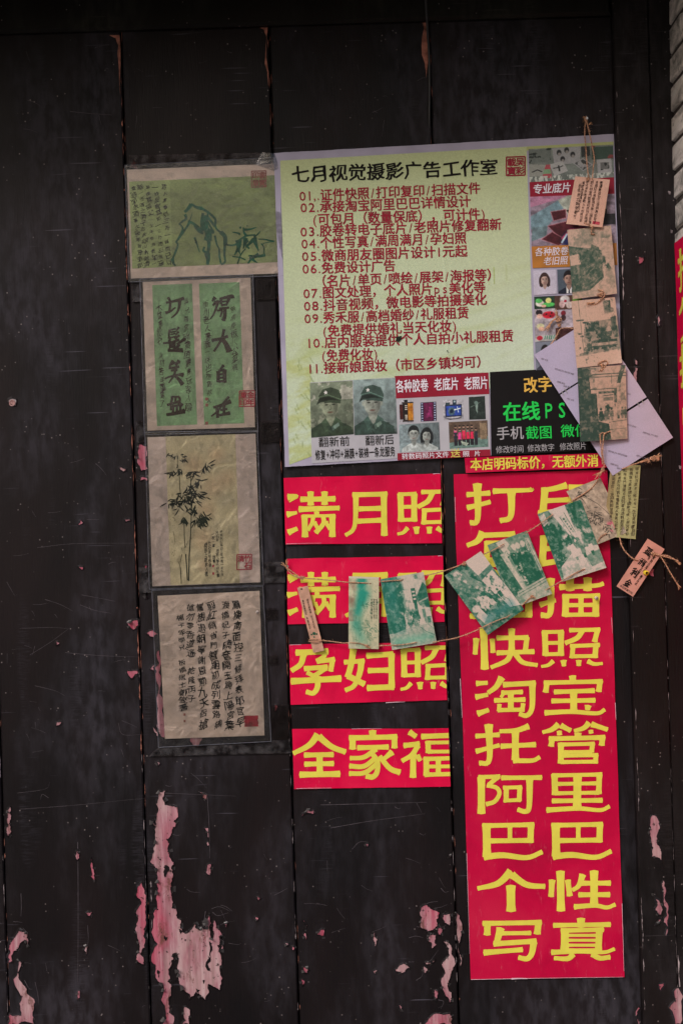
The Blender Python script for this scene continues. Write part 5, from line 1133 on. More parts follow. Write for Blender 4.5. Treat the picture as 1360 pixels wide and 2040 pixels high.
# L street
c = Duo(CW * 1.1, CHh * 1.2, .9); W1 = one(c)
c.rect(.0, .0, .38, .78, V_(.30)); c.clutter(reg(c, 0, 0, .5, .8, .08), V_(.1), 5, 7, 21, .45, 1, .12); c.clutter(reg(c, .25, .15, .55, .72, .05), V_(.22), 9, 12, 22, .5, .9, .05)
c.rect(.72, 0, 1, .35, V_(.82)); c.poly([(.72, .34), (.93, .13), (1, .2), (1, .5), (.78, .45)], V_(.2)); c.line([(.78, .4), (.98, .36)], .03, V_(.7)); c.rect(.64, .2, .74, .4, V_(.12)); c.rect(.66, .4, .73, .58, V_(.25)); c.rect(.74, .0, .9, .1, V_(.75)); c.rect(.76, .02, .84, .08, V_(.5))
for y in (.24, .29, .34): c.rect(.66, y, .72, y + .02, V_(.85))
c.clutter(reg(c, .38, .3, .68, .6, .05), V_(.55), 16, 22, 23, .55, .8, .03)
c.clutter(reg(c, .3, .48, 1, .74, .05), V_(.15), 9, 10, 24, .5, .95, .04); c.clutter(reg(c, .3, .48, 1, .74, .05), V_(.88), 11, 12, 25, .6, .95, .04); people(c, (.36, .5, .62), .76, .2, 3); people(c, (.86, .93), .7, .26, 5); c.poly([(0, .8), (.4, .74), (1, .7), (1, 1), (0, 1)], V_(.68), .85); c.clutter(reg(c, 0, .76, 1, 1, .1), V_(.48), 6, 5, 26, .5, .7, .15); c.line([(.7, .74), (.82, .82), (.98, .88)], .012, V_(.3)); c.line([(.88, .72), (1, .8)], .012, V_(.3))
im = c.out((20, 88, 70), (184, 172, 160), 6, 1.1); f = np.exp(-((c.x - .2) / .18) ** 2) * (c.y < .8) * fbm(c.h, c.w, 4, 6, 8); im = im * (1 - .5 * f[..., None]) + np.array([30, 130, 130]) / 255 * .5 * f[..., None]
f = reg(c, 0, .8, 1, 1, .1) * fbm(c.h, c.w, 3, 3, 9); im = im * (1 - .7 * f[..., None]) + np.array([60, 160, 130]) / 255 * .7 * f[..., None]
card('L', [(757, 1154), (843, 1139.5), (869.5, 1280.5), (780.5, 1295)], .017, 'upright green old street postcard hanging alone over the red banners', im, seed=2)
# J market scene
c = Duo(CW * 1.15, CHh * 1.3, .35); c.clutter(one(c), V_(.12), 6, 7, 31, .5, .8, .1); c.poly([(.12, .02), (.3, .02), (.7, .5), (.52, .5)], V_(.5)); c.clutter(c.mpoly([(.12, .04), (.28, .04), (.62, .5), (.5, .5)]), V_(.85), 14, 18, 32, .52, .9, .04)
c.poly([(.55, .0), (1.0, .0), (1.0, .22), (.62, .26)], V_(.92)); c.poly([(.62, .34), (.95, .3), (1, .62), (.68, .6)], V_(.88)); c.clutter(reg(c, .5, .25, 1, .7, .05), V_(.2), 10, 12, 33, .55, .9, .04); c.clutter(reg(c, .2, .42, .9, .75, .05), V_(.85), 10, 11, 34, .52, .95, .04); c.clutter(reg(c, .3, .45, .95, .78, .05), V_(.15), 11, 12, 35, .56, .95, .04)
c.poly([(.72, .62), (1, .62), (1, .92), (.78, .86)], V_(.86)); c.line([(.76, .64), (.86, .76), (.84, .88)], .012, V_(.2)); c.clutter(reg(c, 0, .72, .8, 1, .06), V_(.62), 5, 6, 36, .45, .9, .15); c.ell(.14, .62, .1, .05, V_(.8)); c.poly([(.05, .7), (.22, .64), (.26, .78), (.1, .84)], V_(.85)); people(c, (.62, .78), .74, .2, 8)
im = c.out((18, 84, 66), (190, 174, 164), 7, 1.15); f = reg(c, .1, .72, .95, .92, .08) * fbm(c.h, c.w, 5, 4, 11); im = im * (1 - .8 * f[..., None]) + np.array([24, 110, 118]) / 255 * .8 * f[..., None]
card('J', [(885, 1147), (957, 1098), (1043, 1214), (971, 1265)], .024, 'green market scene postcard tilted left, lowest card on the long banner', im, seed=3)
# I shop front
c = Duo(CW * 1.1, CHh * 1.2, .5); c.clutter(one(c), V_(.2), 6, 7, 41, .5, .8, .1); c.poly([(.0, .15), (.2, .1), (.42, .85), (.1, .9)], V_(.2)); c.poly([(.4, .22), (.86, .3), (.96, .78), (.5, .76)], V_(.1)); c.poly([(.2, .2), (.32, .2), (.5, .8), (.4, .8)], V_(.75)); c.poly([(.2, .02), (.42, .0), (.5, .1), (.3, .2)], V_(.85)); c.clutter(reg(c, .28, .1, .9, .32, .04), V_(.88), 10, 10, 42, .48, .95, .04)
for x in (.56, .66, .78): c.ell(x, .16, .05, .05, V_(.9)); 
c.poly([(.88, .1), (.96, .1), (1, .6), (.94, .62)], V_(.75)); c.line([(.9, .12), (.97, .6)], .012, V_(.2)); c.clutter(reg(c, .38, .4, .6, .8, .04), V_(.8), 10, 14, 43, .56, .95, .04); c.poly([(.25, .8), (1, .72), (1, 1), (.2, 1)], V_(.72)); 
for y in (.8, .84): c.line([(.28, y + .03), (1, y - .05)], .014, V_(.25))
c.clutter(reg(c, .1, .84, 1, 1, .05), V_(.5), 7, 6, 44, .5, .8, .15); card('I', [(970, 1086), (1049, 1057), (1099, 1183), (1020, 1212)], .019, 'green shop front postcard tucked behind the market postcard', c.out((18, 82, 62), (184, 172, 158), 8, 1.1), seed=4)
# H street with sky wedge
c = Duo(CW * 1.1, CHh * 1.2, .4); c.poly([(.24, .0), (.72, .0), (.66, .38), (.5, .42)], V_(.9)); c.poly([(.0, .06), (.26, .1), (.5, .46), (.5, .7), (0, .82)], V_(.18)); c.poly([(.62, .0), (1, .0), (1, .62), (.66, .46)], V_(.28)); c.clutter(reg(c, 0, .1, .5, .8, .05), V_(.6), 10, 13, 51, .56, .9, .04); c.clutter(reg(c, .6, .1, 1, .6, .05), V_(.75), 9, 12, 52, .58, .9, .04)
c.poly([(.7, .0), (.84, .0), (.78, .22), (.7, .34)], V_(.15)); c.poly([(.42, .14), (.56, .1), (.64, .42), (.54, .44)], V_(.78)); c.line([(.43, .14), (.55, .43)], .012, V_(.2)); c.line([(.55, .1), (.64, .42)], .012, V_(.2))
for k in range(6): c.rect(.485 + k * .018, .17 + k * .04, .515 + k * .018, .195 + k * .04, V_(.2))
c.poly([(0, .04), (.14, .02), (.16, .16), (.04, .2)], V_(.72)); c.clutter(reg(c, .3, .36, .75, .62, .05), V_(.88), 10, 10, 53, .5, .95, .04)
c.poly([(.1, .8), (.5, .62), (1, .66), (1, 1), (.05, 1)], V_(.8)); people(c, (.48, .66, .84), .78, .22, 12, .2, .92); c.poly([(.4, .56), (.5, .54), (.58, .72), (.4, .74)], V_(.9)); c.poly([(.68, .76), (1, .72), (1, .9), (.72, .92)], V_(.35), .7); c.clutter(reg(c, 0, .78, 1, 1, .08), V_(.6), 7, 6, 54, .55, .7, .1)
card('H', [(1070, 1024), (1156, 995), (1207, 1131), (1119, 1159)], .022, 'green postcard of a busy old street, upper card on the long banner', c.out((16, 80, 60), (190, 176, 168), 9, 1.15), seed=5)
# G bamboo and flower
c = Cv(CW * 1.1, CHh * 1.2, (152, 138, 122)); c.a *= (1 + .2 * (fbm(c.h, c.w, 3, 4, 61)[..., None] - .5)); rk = random.Random(6)
c.line([(.3, .12), (.6, .38), (.86, .74)], .014, (60, 56, 50)); c.line([(.28, .1), (.3, .4)], .01, (70, 66, 58))
for k in range(80):
    x, y = rk.choice([(rk.gauss(.3, .1), rk.gauss(.5, .05)), (rk.gauss(.36, .1), rk.gauss(.6, .05)), (rk.gauss(.3, .06), rk.gauss(.14, .04)), (rk.gauss(.45, .06), rk.gauss(.78, .05)), (rk.gauss(.85, .05), rk.gauss(.8, .04))]); a = rk.uniform(.2, 3); c.line([(x, y), (x + .1 * math.cos(a), y + .05 * math.sin(a))], .02, (44, 44, 40), .8)
c.clutter(reg(c, .54, .7, .84, .92, .06), (172, 78, 100), 9, 10, 62, .42, .9, .06); c.clutter(reg(c, .8, .78, .98, .95, .06), (176, 100, 116), 9, 10, 63, .5, .9, .06); c.clutter(reg(c, .5, .66, 1, .98, .06), (60, 70, 56), 12, 12, 64, .6, .8, .04); c.grain(.06)
card('G', [(1127, 979), (1195, 952), (1247, 1061), (1191, 1084)], .0205, 'beige postcard of ink bamboo with a pink flower, under a street postcard', c.a, seed=6)
# F calligraphy sheet
c = Cv(60, 110, (150, 148, 104)); c.a *= (1 + .25 * (fbm(c.h, c.w, 3, 5, 65)[..., None] - .5)); c.blend(np.clip(1 - c.x * 2.4, 0, 1), (124, 96, 66), .6); c.grain(.05)
card('F', [(1216, 925), (1275, 927), (1265, 1074), (1200, 1068)], [.0255, .027, .0265, .0200], 'narrow yellow green sheet of brush writing hanging over the door post', c.a, seed=7, bul=lambda u, v: .001 * np.sin(np.pi * u))
o, sf = CARDS['F']; A = Acc()
FT = ["甲寅秋日寫此三竿竹有一枝石清明書翁御", "板橋居士鄭渡橋妃子曉開玉鏡上陽宮葉翦", "紅綃省門簪組初成列雲路退朝謝恩天侶", "大草書於谷然若年重萬老人書黃也觀款之", "鳳樓南面控三條拜表郎官早書家所藏園"]
for j in range(5): column(A, sf, FT[j], (1268 - j * 11.5, 931 + j * 1), (1259 - j * 11.5, 1068 - j * 1), 7.4, .0009, 'r', .05, .12)
A.build('brush_lettering', INK2, o)
# E three white postcard backs
P0 = np.array([1063, 707.]); u_ = np.array([.545, .838]); w_ = np.array([.845, -.535])
names = ['white postcard back highest on the slanting strip at the poster corner', 'white postcard back in the middle of the slanting strip', 'white postcard back with the lowest corner, bottom of the slanting strip']
for k, (a, b) in enumerate(((0, 92), (95, 191), (195, 287))):
    wd = 142; q = [P0 + u_ * a, P0 + u_ * a + w_ * wd, P0 + u_ * b + w_ * wd, P0 + u_ * b]
    im = Cv(40, 30, (160, 152, 178)); im.blend(np.clip(im.x * 1.2 - .3, 0, 1), (172, 156, 172), .7); im.a *= (1 + .06 * (fbm(30, 40, 3, 3, 70 + k)[..., None] - .5))
    o, sf = card('E%d' % k, q, [.018 + .003 * k, .030, .030, .020 + .003 * k] if k else [.014, .028, .030, .017], names[k], im.a, CARDB, lambda u, v: .0015 * np.sin(np.pi * u), k, group='blank postcard backs on the slanting strip', th=.0016)
    A = Acc(); an = math.atan2(w_[1], w_[0])
    def on(x, y): return tuple(q[0] + w_ * x + u_ * y)
    for (x, y, L_, st) in ((18, 46, 40, "明信片邮政编"), (6, 14, 16, "年日"), (14, 84, 16, "邮票"), (60, 84, 30, "明信片邮"), (96, 52, 32, "明信片邮"), (8, 70, 18, "编处"), (78, 22, 20, "邮政")):
        a0 = np.array(on(x, y)); dirv = w_ * .62 + u_ * .79 * .9; b0 = a0 + dirv / np.linalg.norm(dirv) * L_; text(A, sf, st, a0, b0, 4.2, .0009, 'r')
    A.build('faint_lettering', FINK, o)
    if k:
        A = Acc()
        for x in (6, 14, 120, 130):
            stroke(A, sf, [on(x, 5), on(x + .5, -6)], 1.5, 1.5, .0016, 0); 
        A.build('wire_loop', STEEL, o)
# vertical chain D, C, B, A (nearest last)
c = Duo(CW * 1.2, CHh * 1.3, .82); c.poly([(0, 0), (.26, 0), (.3, .12), (.24, .16), (.26, .3), (.38, .32), (.4, .74), (.62, .78), (.66, 1), (0, 1)], V_(.16)); c.clutter(reg(c, 0, 0, .4, .8, .02), V_(.28), 6, 8, 81, .5, .6, .1)
c.rect(.24, .1, 1, .115, V_(.35)); c.rect(.24, .135, 1, .15, V_(.45)); c.rect(.27, .31, .4, .36, V_(.9)); c.rect(.3, .3, .8, .31, V_(.3)); c.rect(.42, .34, .78, .37, V_(.3)); c.rect(.52, .42, .72, .47, V_(.5)); c.line([(.52, .4), (.72, .39)], .015, V_(.2)); c.poly([(.9, 0), (1, 0), (.88, .24), (.8, .24)], V_(.28)); c.line([(.7, .12), (.7, .24)], .01, V_(.3)); c.rect(.74, .3, .8, .5, V_(.3))
c.line([(.8, .2), (.8, .62)], .008, V_(.6)); c.clutter(reg(c, .8, .25, 1, .6, .03), V_(.55), 14, 18, 83, .56, .8, .03)
c.clutter(reg(c, .38, .48, .78, .74, .03), V_(.2), 10, 12, 82, .5, .95, .04); people(c, (.46, .56, .68), .74, .18, 3, .12, .5); people(c, (.82, .9, .97), .72, .16, 9, .3, .6); c.line([(.62, .76), (1, .74)], .012, V_(.3)); c.line([(.64, .86), (1, .85)], .01, V_(.35)); c.rect(.66, .87, 1, 1, V_(.7), .7)
card('D', [(1149, 733), (1245, 727), (1249, 874), (1155, 880)], [.034, .034, .037, .037], 'brown toned postcard of a shaded lane, lowest of the vertical chain', c.out((36, 58, 50), (174, 142, 126), 10, 1.1), seed=8)
c = Duo(CW * 1.1, CHh * 1.2, .9); 
c.line([(.16, 0), (.19, .8)], .014, V_(.45)); c.line([(.3, .1), (.34, .5)], .01, V_(.7)); c.line([(.97, .2), (.8, .38)], .012, V_(.6)); c.rect(.74, .04, .88, .2, V_(.2)); c.clutter(reg(c, .7, .0, .95, .24, .03), V_(.4), 10, 12, 90, .5, .9, .05)
for x, y in ((.12, .3), (.2, .3), (.26, .34), (.14, .5), (.18, .54)): c.ell(x, y, .05, .014, V_(.25))
c.poly([(.26, .36), (.6, .33), (.85, .32), (.94, .26), (1, .3), (1, .78), (.3, .82), (.2, .6)], V_(.62)); c.clutter(reg(c, .26, .32, .6, .5, .03), V_(.12), 8, 10, 91, .42, .95, .05); c.clutter(reg(c, .22, .4, 1, .82, .05), V_(.2), 9, 13, 92, .47, .95, .05); c.poly([(.84, .3), (.96, .28), (.98, .6), (.88, .6)], V_(.25)); c.rect(.38, .62, .95, .66, V_(.2)); c.rect(.4, .7, .9, .73, V_(.25)); c.rect(.38, .66, .92, .7, V_(.7)); c.rect(.6, .5, .8, .52, V_(.2)); c.clutter(reg(c, .0, .66, .3, .84, .03), V_(.3), 9, 12, 93, .5, .9, .05); c.clutter(reg(c, .2, .82, .6, .96, .03), V_(.4), 9, 12, 94, .58, .9, .05)
card('C', [(1137, 600), (1224, 592), (1238, 723), (1148, 733)], [.031, .031, .033, .033], 'brown toned postcard of rooftops and poles, middle of the vertical chain', c.out((40, 62, 54), (180, 150, 134), 11, 1.1), seed=9)
c = Duo(CW * 1.1, CHh * 1.2, .82); c.clutter(reg(c, 0, 0, .7, .3, .1), V_(.5), 5, 6, 95, .46, .8, .1); c.poly([(0, .24), (.5, .3), (.52, .24), (.68, .3), (.74, .54), (0, .56)], V_(.3)); c.poly([(.02, .38), (.22, .36), (.25, .52), (.02, .52)], V_(.9)); c.line([(0, .24), (.35, .31), (.72, .4)], .03, V_(.15)); c.clutter(reg(c, .2, .28, .75, .56, .04), V_(.14), 10, 10, 96, .5, .9, .05)
c.poly([(0, .52), (.72, .5), (.74, .74), (.4, .9), (0, .92)], V_(.24)); 
for k in range(26): x = rk.uniform(0, .7); y = rk.uniform(.56, .84); c.line([(x, y), (x + rk.uniform(.05, .16), y - rk.uniform(.02, .07))], .014, V_(rk.choice([.1, .45, .6])), .7)
c.clutter(reg(c, .7, .4, .95, .66, .05), V_(.15), 7, 8, 97, .48, .9, .06); c.clutter(reg(c, .72, .1, 1, .35, .05), V_(.45), 7, 8, 98, .52, .8, .08); c.clutter(reg(c, .76, .6, 1, .95, .05), V_(.6), 6, 8, 99, .55, .7, .08); c.rect(.0, .9, 1, 1, V_(.8), .7)
card('B', [(1129, 458), (1216, 449), (1228, 585), (1140, 596)], [.028, .028, .030, .030], 'brown toned postcard of a house under trees, just below the writing card', c.out((44, 68, 56), (176, 148, 132), 12, 1.05), seed=10)
c = Cv(50, 60, (182, 142, 124)); c.a *= (1 + .10 * (fbm(60, 50, 3, 4, 100)[..., None] - .5)); c.grain(.03)
card('A', [(1145, 351), (1214, 358), (1199, 453), (1127, 446)], [.020, .024, .034, .032], 'tan card of black brush writing, topmost of the vertical chain', c.a, seed=11)
o, sf = CARDS['A']; A = Acc()
AT = ["昔樓南面控三條拜表郎官早", "渡橋妃子曉奩開玉鏡上陽宮葉", "翦紅綃省門簪組初成列雲路鵷", "想退朝寧謝恩勲九天侶搶勿零", "鸞零香道遙乾隆丙子", "板橋居士鄭燮書竹"]
for j, (a, b) in enumerate([((1197, 361), (1183, 447)), ((1188, 360), (1173, 446)), ((1179, 360), (1165, 444)), ((1170, 359), (1155, 443)), ((1162, 361), (1149, 425)), ((1155, 366), (1143, 436))]): column(A, sf, AT[j], a, b, 6.2, .0009, 'r', .06, .1)
A.build('brush_lettering', INK, o); A = Acc(); poly(A, sf, [(1180, 440), (1194, 442), (1193, 448), (1179, 446)], .0008); A.build('red_seal', SEAL, o)

# bookmark tags
bm, sfm = card('M', [(592, 1171), (613, 1167), (645.5, 1296), (624, 1300.5)], .014, 'slim wooden bookmark tied at the left end of the twine', None, WOODT, lambda u, v: 0 * u, 1, 'bookmark', 'bookmark', 'bookmarks tied to the twine', .002)
A = Acc()
for (a, b, st) in (((612, 1193), (619, 1222), "明信片邮政编"), ((620, 1226), (627, 1252), "年日清竹石"), ((603, 1195), (610, 1225), "書年板橋竹石"), ((611, 1229), (618, 1253), "甲寅秋日")): column(A, sfm, st, a, b, 3.6, .0006, 'm', .02, .03)
A.build('small_lettering', INK, bm)
A = Acc(); 
for (dx, dy, rr_) in ((0, 0, 3.2), (-5, 2, 1.8), (5, 1, 1.8), (0, 7, 1.6)): poly(A, sfm, [(625.5 + dx + rr_ * math.cos(t), 1262 + dy + rr_ * math.sin(t)) for t in np.linspace(0, 2 * math.pi, 10)[:-1]], .0007 + .00005 * rr_)
A.build('green_emblem', GINK, bm)
A = Acc(); poly(A, sfm, [(600.5 + 1.7 * math.cos(t), 1173.5 + 1.7 * math.sin(t)) for t in np.linspace(0, 2 * math.pi, 12)[:-1]], .0006); A.build('cord_hole', INK, bm)
nm, sfn = card('N', [(1289, 1073), (1323, 1094), (1260, 1189), (1227, 1168)], .031, 'pink bookmark with large characters pinned to the door post', None, PINKT, lambda u, v: .001 * np.sin(np.pi * v), 1, 'bookmark', 'bookmark', 'bookmarks tied to the twine', .0012)
A = Acc(); column(A, sfn, "孤洲利金", (1298, 1089), (1242, 1172), 15, .0006, 'b', .06, .06, .72); A.build('large_lettering', INK, nm)
A = Acc(); column(A, sfn, "甲寅秋日寫此", (1308, 1102), (1280, 1140), 5, .0006, 'm', .05, .08); column(A, sfn, "竹有一枝石清明", (1300, 1100), (1262, 1154), 4, .0006, 'm', .05, .08); column(A, sfn, "書於然若", (1278, 1146), (1264, 1166), 5, .0006, 'm', .05, .08); text(A, sfn, "年日甲寅竹石", (1233, 1168), (1258, 1184), 5, .0006, 'm'); A.build('small_lettering', INK, nm)

# ---------------------------------------------------------------- twine
def path(pts, step=.0016):
    P = [W(p[0], p[1], p[2]) for p in pts]; c = crom(P, 12) if len(P) > 2 else np.array([P[0] + (P[1] - P[0]) * t for t in np.linspace(0, 1, 20)])
    s = np.concatenate([[0], np.cumsum(np.linalg.norm(np.diff(c, axis=0), axis=1))]); m = max(4, int(s[-1] / step)); t = np.linspace(0, s[-1], m)
    return np.stack([np.interp(t, s, c[:, k]) for k in range(3)], -1)
rt = np.random.RandomState(9)
def ply(acc, fz, pts, r=.0011, fuzz=1.0, pitch=.008):
    c = path(pts); n = len(c); tg = np.gradient(c, axis=0); tg /= np.linalg.norm(tg, axis=1)[:, None] + 1e-12; a = np.cross(tg, [0, 1, 0]); a /= np.linalg.norm(a, axis=1)[:, None] + 1e-9; b = np.cross(tg, a)
    wob = np.cumsum(rt.randn(n, 3) * .00008, 0); wob -= np.linspace(0, 1, n)[:, None] * wob[-1]; c = c + wob
    ph = np.arange(n) * .0016 / pitch * 2 * np.pi
    for o_ in (0, np.pi):
        q = c + (a * np.cos(ph + o_)[:, None] + b * np.sin(ph + o_)[:, None]) * r * .5; ring_tube(acc, q, r * .62 * (1 + .15 * rt.randn(n)))
    for k in range(int(n * .8 * fuzz)):
        i = rt.randint(n); d = rt.randn(3); d /= np.linalg.norm(d); d[1] = -abs(d[1]) * .6; L = rt.uniform(.002, .008); m_ = c[i] + d * L * .5 + rt.randn(3) * .0008; e = c[i] + d * L + tg[i] * rt.uniform(-.003, .003)
        ring_tube(fz, crom([c[i], m_, e], 3), np.linspace(.00016, .00006, 7), 3)
def knot(acc, fz, x, y, d, R=.004, r=.001, stretch=1.0, ang=0):
    t = np.linspace(0, 2 * np.pi, 40); X = (np.sin(t) + 2 * np.sin(2 * t)) / 3 * R * stretch; Z = (np.cos(t) - 2 * np.cos(2 * t)) / 3 * R; Y = np.sin(3 * t) * R * .35
    c0 = W(x, y, d); c = np.stack([X * math.cos(ang) - Z * math.sin(ang), Y, X * math.sin(ang) + Z * math.cos(ang)], -1) + c0; ring_tube(acc, c, r, 6)
    for k in range(26):
        dd = rt.randn(3); dd /= np.linalg.norm(dd); L = rt.uniform(.004, .009); ring_tube(fz, crom([c0, c0 + dd * L * .6, c0 + dd * L + rt.randn(3) * .001], 3), np.linspace(.0002, .00006, 7), 3)
def tassel(fz, p0, p1, d, n=16, spread=4, bend=0):
    a = np.array(p0, float); b = np.array(p1, float); e = (b - a); L = np.linalg.norm(e); pr = np.array([-e[1], e[0]]) / L
    for k in range(n):
        s0 = rt.uniform(-.8, .8); s1 = rt.uniform(-spread, spread); l = rt.uniform(.7, 1.08); pts = [(*(a + pr * s0), d), (*(a + e * .5 * l + pr * (s1 * .35 + bend)), d + rt.uniform(-.001, .003)), (*(a + e * l + pr * s1), d + rt.uniform(-.001, .005))]
        ring_tube(fz, path(pts, .003), .00042, 4)
def twine(label, paths, knots=(), tassels=(), group='jute twine holding the cards', r=.0011):
    Z = Acc(); c0 = W(*paths[0][0]); root = empty('twine', c0, label, 'twine', group)
    for p in paths: A = Acc(); ply(A, Z, p, r); A.build('strand', TWINE, root, smooth=True)
    for k in knots: A = Acc(); knot(A, Z, *k); A.build('knot', TWINE, root, smooth=True)
    for t in tassels: tassel(Z, *t)
    Z.build('frayed_fibres', FUZZM, root, kind='stuff'); return root
F1 = .019
twine('upper jute twine sagging from the left nail through the horizontal row of cards', [
    [(570, 1130, .012), (585, 1141, .013), (601, 1150, .016), (640, 1154, .017), (700, 1160, .0195), (733, 1161.5, .020)],
    [(736, 1162, .0195), (745, 1161, .014), (757, 1159, .015), (765, 1158.5, .0205), (797, 1156, .0212), (802, 1153, .021)],
    [(803, 1153, .019), (825, 1150, .014), (847, 1147, .015), (875, 1140, .020), (905, 1130, .026), (924, 1122, .0285)],
    [(570, 1131, .012), (582, 1145, .014), (600, 1153, .016)],
    [(924, 1123, .024), (950, 1110, .020), (966, 1102.5, .022), (985, 1094, .0235), (1003, 1084, .0235)],
    [(1003, 1084, .019), (1025, 1072, .016), (1053, 1058, .020), (1075, 1043, .026), (1100, 1024, .0265)],
    [(1100, 1024, .022), (1120, 1012, .018), (1138, 998, .0235), (1160, 985, .0245), (1178, 972, .0245)],
    [(1178, 972, .022), (1190, 955, .024), (1199, 930, .030)]],
    [(602, 1151, .018, .0035, .0008, 1.3), (924, 1123, .029, .003, .0008, 1.5, .6)], [((572, 1131), (560, 1122), .013, 10, 4), ((570, 1131), (572, 1115), .013, 8, 3)])
twine('lower jute twine running under the hanging cards from the wooden bookmark', [
    [(615, 1276, .016), (622, 1273, .0185), (634, 1274, .0185), (644, 1277, .016)], [(615, 1278, .016), (630, 1279, .0185), (645, 1275, .016)],
    [(644, 1276, .016), (680, 1281, .016), (694, 1281, .020), (715, 1282, .020), (731, 1287, .020)],
    [(731, 1287, .016), (745, 1287, .014), (755, 1286, .014), (778, 1285.5, .016), (790, 1285, .021), (810, 1283, .0215), (828, 1280, .0215)],
    [(828, 1280, .018), (850, 1281, .015), (870, 1278, .018), (907, 1271, .024), (943, 1258, .0275), (962, 1249, .029), (988, 1237, .029), (1012, 1228, .029)],
    [(1012, 1227, .026), (1035, 1210, .022), (1045, 1200, .023), (1059, 1188, .0235)],
    [(1059, 1188, .019), (1080, 1178, .018), (1097, 1169, .022), (1120, 1156, .0265), (1142, 1143, .027), (1164, 1133, .0265)],
    [(1164, 1133, .022), (1180, 1100, .019), (1189, 1080, .022), (1197, 1068, .025), (1208, 1063, .0245)]],
    [(731, 1287, .021, .0028, .0008, 1.2), (1059, 1188, .024, .0026, .0008, 1.2)], [((1060, 1187), (1066, 1192), .024, 6, 2), ((732, 1288), (738, 1291), .021, 6, 2)])
twine('short jute twine from the writing sheet down to the pink bookmark with loose ends', [
    [(1233, 1070, .026), (1237, 1086, .030), (1246, 1101, .033), (1258, 1112, .034), (1270, 1116, .034)],
    [(1298, 1102, .034), (1312, 1106, .036), (1330, 1108, .036), (1351, 1120, .036)], [(1314, 1107, .036), (1324, 1124, .037), (1338, 1148, .037), (1352, 1170, .036)], [(1313, 1106, .037), (1330, 1111, .037), (1350, 1117, .037)]],
    [(1300, 1103, .036, .0034, .001, 1.2)], [((1345, 1118), (1356, 1124), .036, 10, 4), ((1348, 1162), (1353, 1174), .036, 10, 4)], r=.0013)
twine('looped jute twine hanging from a nail above the topmost writing card', [
    [(1166, 240, .006), (1164, 260, .012), (1166, 290, .018), (1168, 320, .022), (1171, 352, .0245), (1171, 358, .025)],
    [(1167, 240, .007), (1173, 265, .014), (1180, 298, .020), (1183, 318, .023), (1181, 335, .024), (1179, 358, .025)], [(1166, 240, .006), (1170, 250, .012), (1174, 263, .016)]],
    [(1166, 240, .008, .0034, .001, .8), (1170, 356, .026, .0030, .0009)], [((1166, 242), (1163, 231), .008, 12, 4), ((1172, 248), (1178, 244), .010, 8, 5)], r=.0012)
twine('jute twine knots tying the cards of the vertical chain together', [
    [(1163, 444, .036), (1174, 448, .037), (1178, 456, .036), (1177, 466, .032), (1184, 466, .032)],
    [(1190, 577, .034), (1200, 580, .0345), (1204, 588, .035), (1196, 596, .036), (1184, 606, .034), (1170, 604, .033)],
    [(1190, 726, .036), (1196, 720, .037), (1205, 718, .037), (1209, 724, .037), (1200, 734, .0385), (1192, 739, .038)], [(1196, 722, .037), (1199, 732, .039), (1197, 740, .038)],
    [(1214, 859, .039), (1203, 864, .041), (1200, 876, .041), (1199, 900, .041), (1202, 925, .039), (1200, 938, .036)], [(1194, 866, .040), (1195, 878, .041), (1197, 900, .0415), (1199, 925, .040)], [(1194, 866, .040), (1199, 862, .0405), (1205, 864, .040)]],
    [(1195, 587, .036, .0042, .0011, 1.6, .3), (1198, 728, .0385, .0032, .001), (1200, 936, .036, .003, .001), (1178, 452, .037, .0028, .0009)], [((1184, 602), (1165, 606), .035, 8, 3), ((1200, 938), (1182, 950), .034, 14, 5), ((1200, 938), (1192, 947), .036, 10, 3)], r=.0012)
twine('frayed jute twine knot over the poster photos left of the chain', [
    [(1140, 654, .022), (1128, 653, .016), (1114, 656, .014), (1106, 672, .015), (1096, 686, .018)]],
    [(1112, 636, .014, .0055, .0013, 1.1, 1.2), (1113, 648, .014, .003, .001)], [((1110, 632), (1086, 660), .014, 16, 4, 3), ((1110, 640), (1106, 616), .014, 10, 4)], r=.0012)
twine('knotted jute twine end sticking out right of the lowest white postcard', [
    [(1238, 934, .030), (1258, 926, .034), (1278, 920, .034), (1296, 914, .034)]], [(1300, 913, .036, .0050, .0013, 1.2, .4), (1309, 914, .036, .0034, .0013), (1290, 918, .035, .003, .001)], [((1300, 913), (1316, 905), .036, 8, 4), ((1270, 922), (1290, 914), .034, 6, 3)], r=.0012)

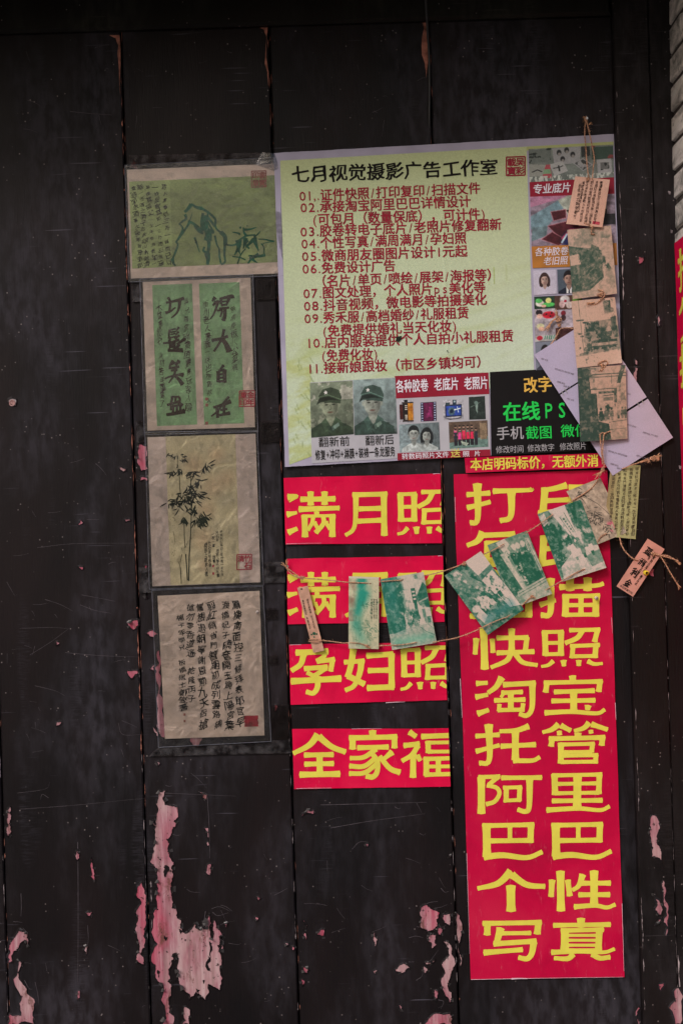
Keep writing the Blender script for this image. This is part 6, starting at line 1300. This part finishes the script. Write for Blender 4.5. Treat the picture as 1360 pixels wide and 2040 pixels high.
# ---------------------------------------------------------------- pins, nail, cable
def lathe(acc, c0, prof, n=14):
    V = []; 
    for (y, rr_) in prof:
        for k in range(n): t = 2 * math.pi * k / n; V.append((c0[0] + rr_ * math.cos(t), c0[1] - y, c0[2] + rr_ * math.sin(t)))
    Fc = [(i * n + k, (i + 1) * n + k, (i + 1) * n + (k + 1) % n, i * n + (k + 1) % n) for i in range(len(prof) - 1) for k in range(n)]
    Fc += [tuple((len(prof) - 1) * n + k for k in range(n))]; acc.add(V, Fc)
def pin(px, py, d, mat, label, cat='push pin', r=.0052):
    c0 = W(px, py, d); A = Acc(); lathe(A, c0, [(.001, r * .7), (.002, r), (.0035, r * .8), (.006, r * .55), (.009, r * .6), (.0105, r * .95), (.0122, r * .9), (.013, r * .5)])
    o = A.build('push_pin', mat, smooth=True); tag(o, label, cat); A = Acc(); lathe(A, c0, [(-.010, .0004), (.001, .0005)], 8); A.build('needle', STEEL, o); return o
pin(1284.5, 1141, .031, YPIN, 'yellow push pin through the pink bookmark')
pin(1186, 1191, .0035, CPIN, 'clear push pin in the yellow character of the long banner', r=.0035)
pin(513, 1219, .0052, CPIN, 'tiny white pin at the right edge of the lowest calligraphy page', r=.003)
c0 = W(572, 1128, 0); A = Acc(); lathe(A, c0, [(-.012, .0012), (.010, .0012), (.0102, .0032), (.0115, .0032)], 10); o = A.build('nail', STEEL); tag(o, 'steel nail holding the left end of the twine row', 'nail')
c0 = W(1166, 238, 0); A = Acc(); lathe(A, c0, [(-.012, .0012), (.008, .0012), (.0082, .0030), (.0095, .0030)], 10); o = A.build('nail', STEEL); tag(o, 'steel nail above the poster that carries the vertical chain', 'nail')
c0 = W(25, 803, 0); A = Acc(); lathe(A, c0, [(.0002, .0068), (.0020, .0062), (.0016, .0044), (.0008, .0040)], 14); o = A.build('plastic_plug', simple('plug', B(150, 112, 110), .5, .4, .2, 200)); tag(o, 'small pale wall plug in the leftmost planks', 'plug')
A = Acc(); ring_tube(A, path([(846, -40, .045), (848, 10, .040), (851, 60, .020), (854, 110, .008), (855, 170, .004), (854.5, 230, .0035), (855, 262, -.004)], .004), .0024, 8)
o = A.build('cable', CABLE, smooth=True); tag(o, 'thin black cable hanging down at the plank seam above the poster', 'cable')
# torn bits on the pier edge
A = Acc(); sfx = Surf([(0, 0), (1, 0), (1, 1), (0, 1)], 0); sfx.P = lambda p, h=0: W(np.asarray(p)[..., 0], np.asarray(p)[..., 1], .0212 + h)
for (x, y) in ((1332, 383), (1336, 460), (1353, 930)): poly(A, sfx, [(x - 2, y - 3), (x + 3, y - 1), (x + 2, y + 5), (x - 1, y + 4)], .0006)
A.build('paper_scrap', CHIPW, post, kind='stuff')
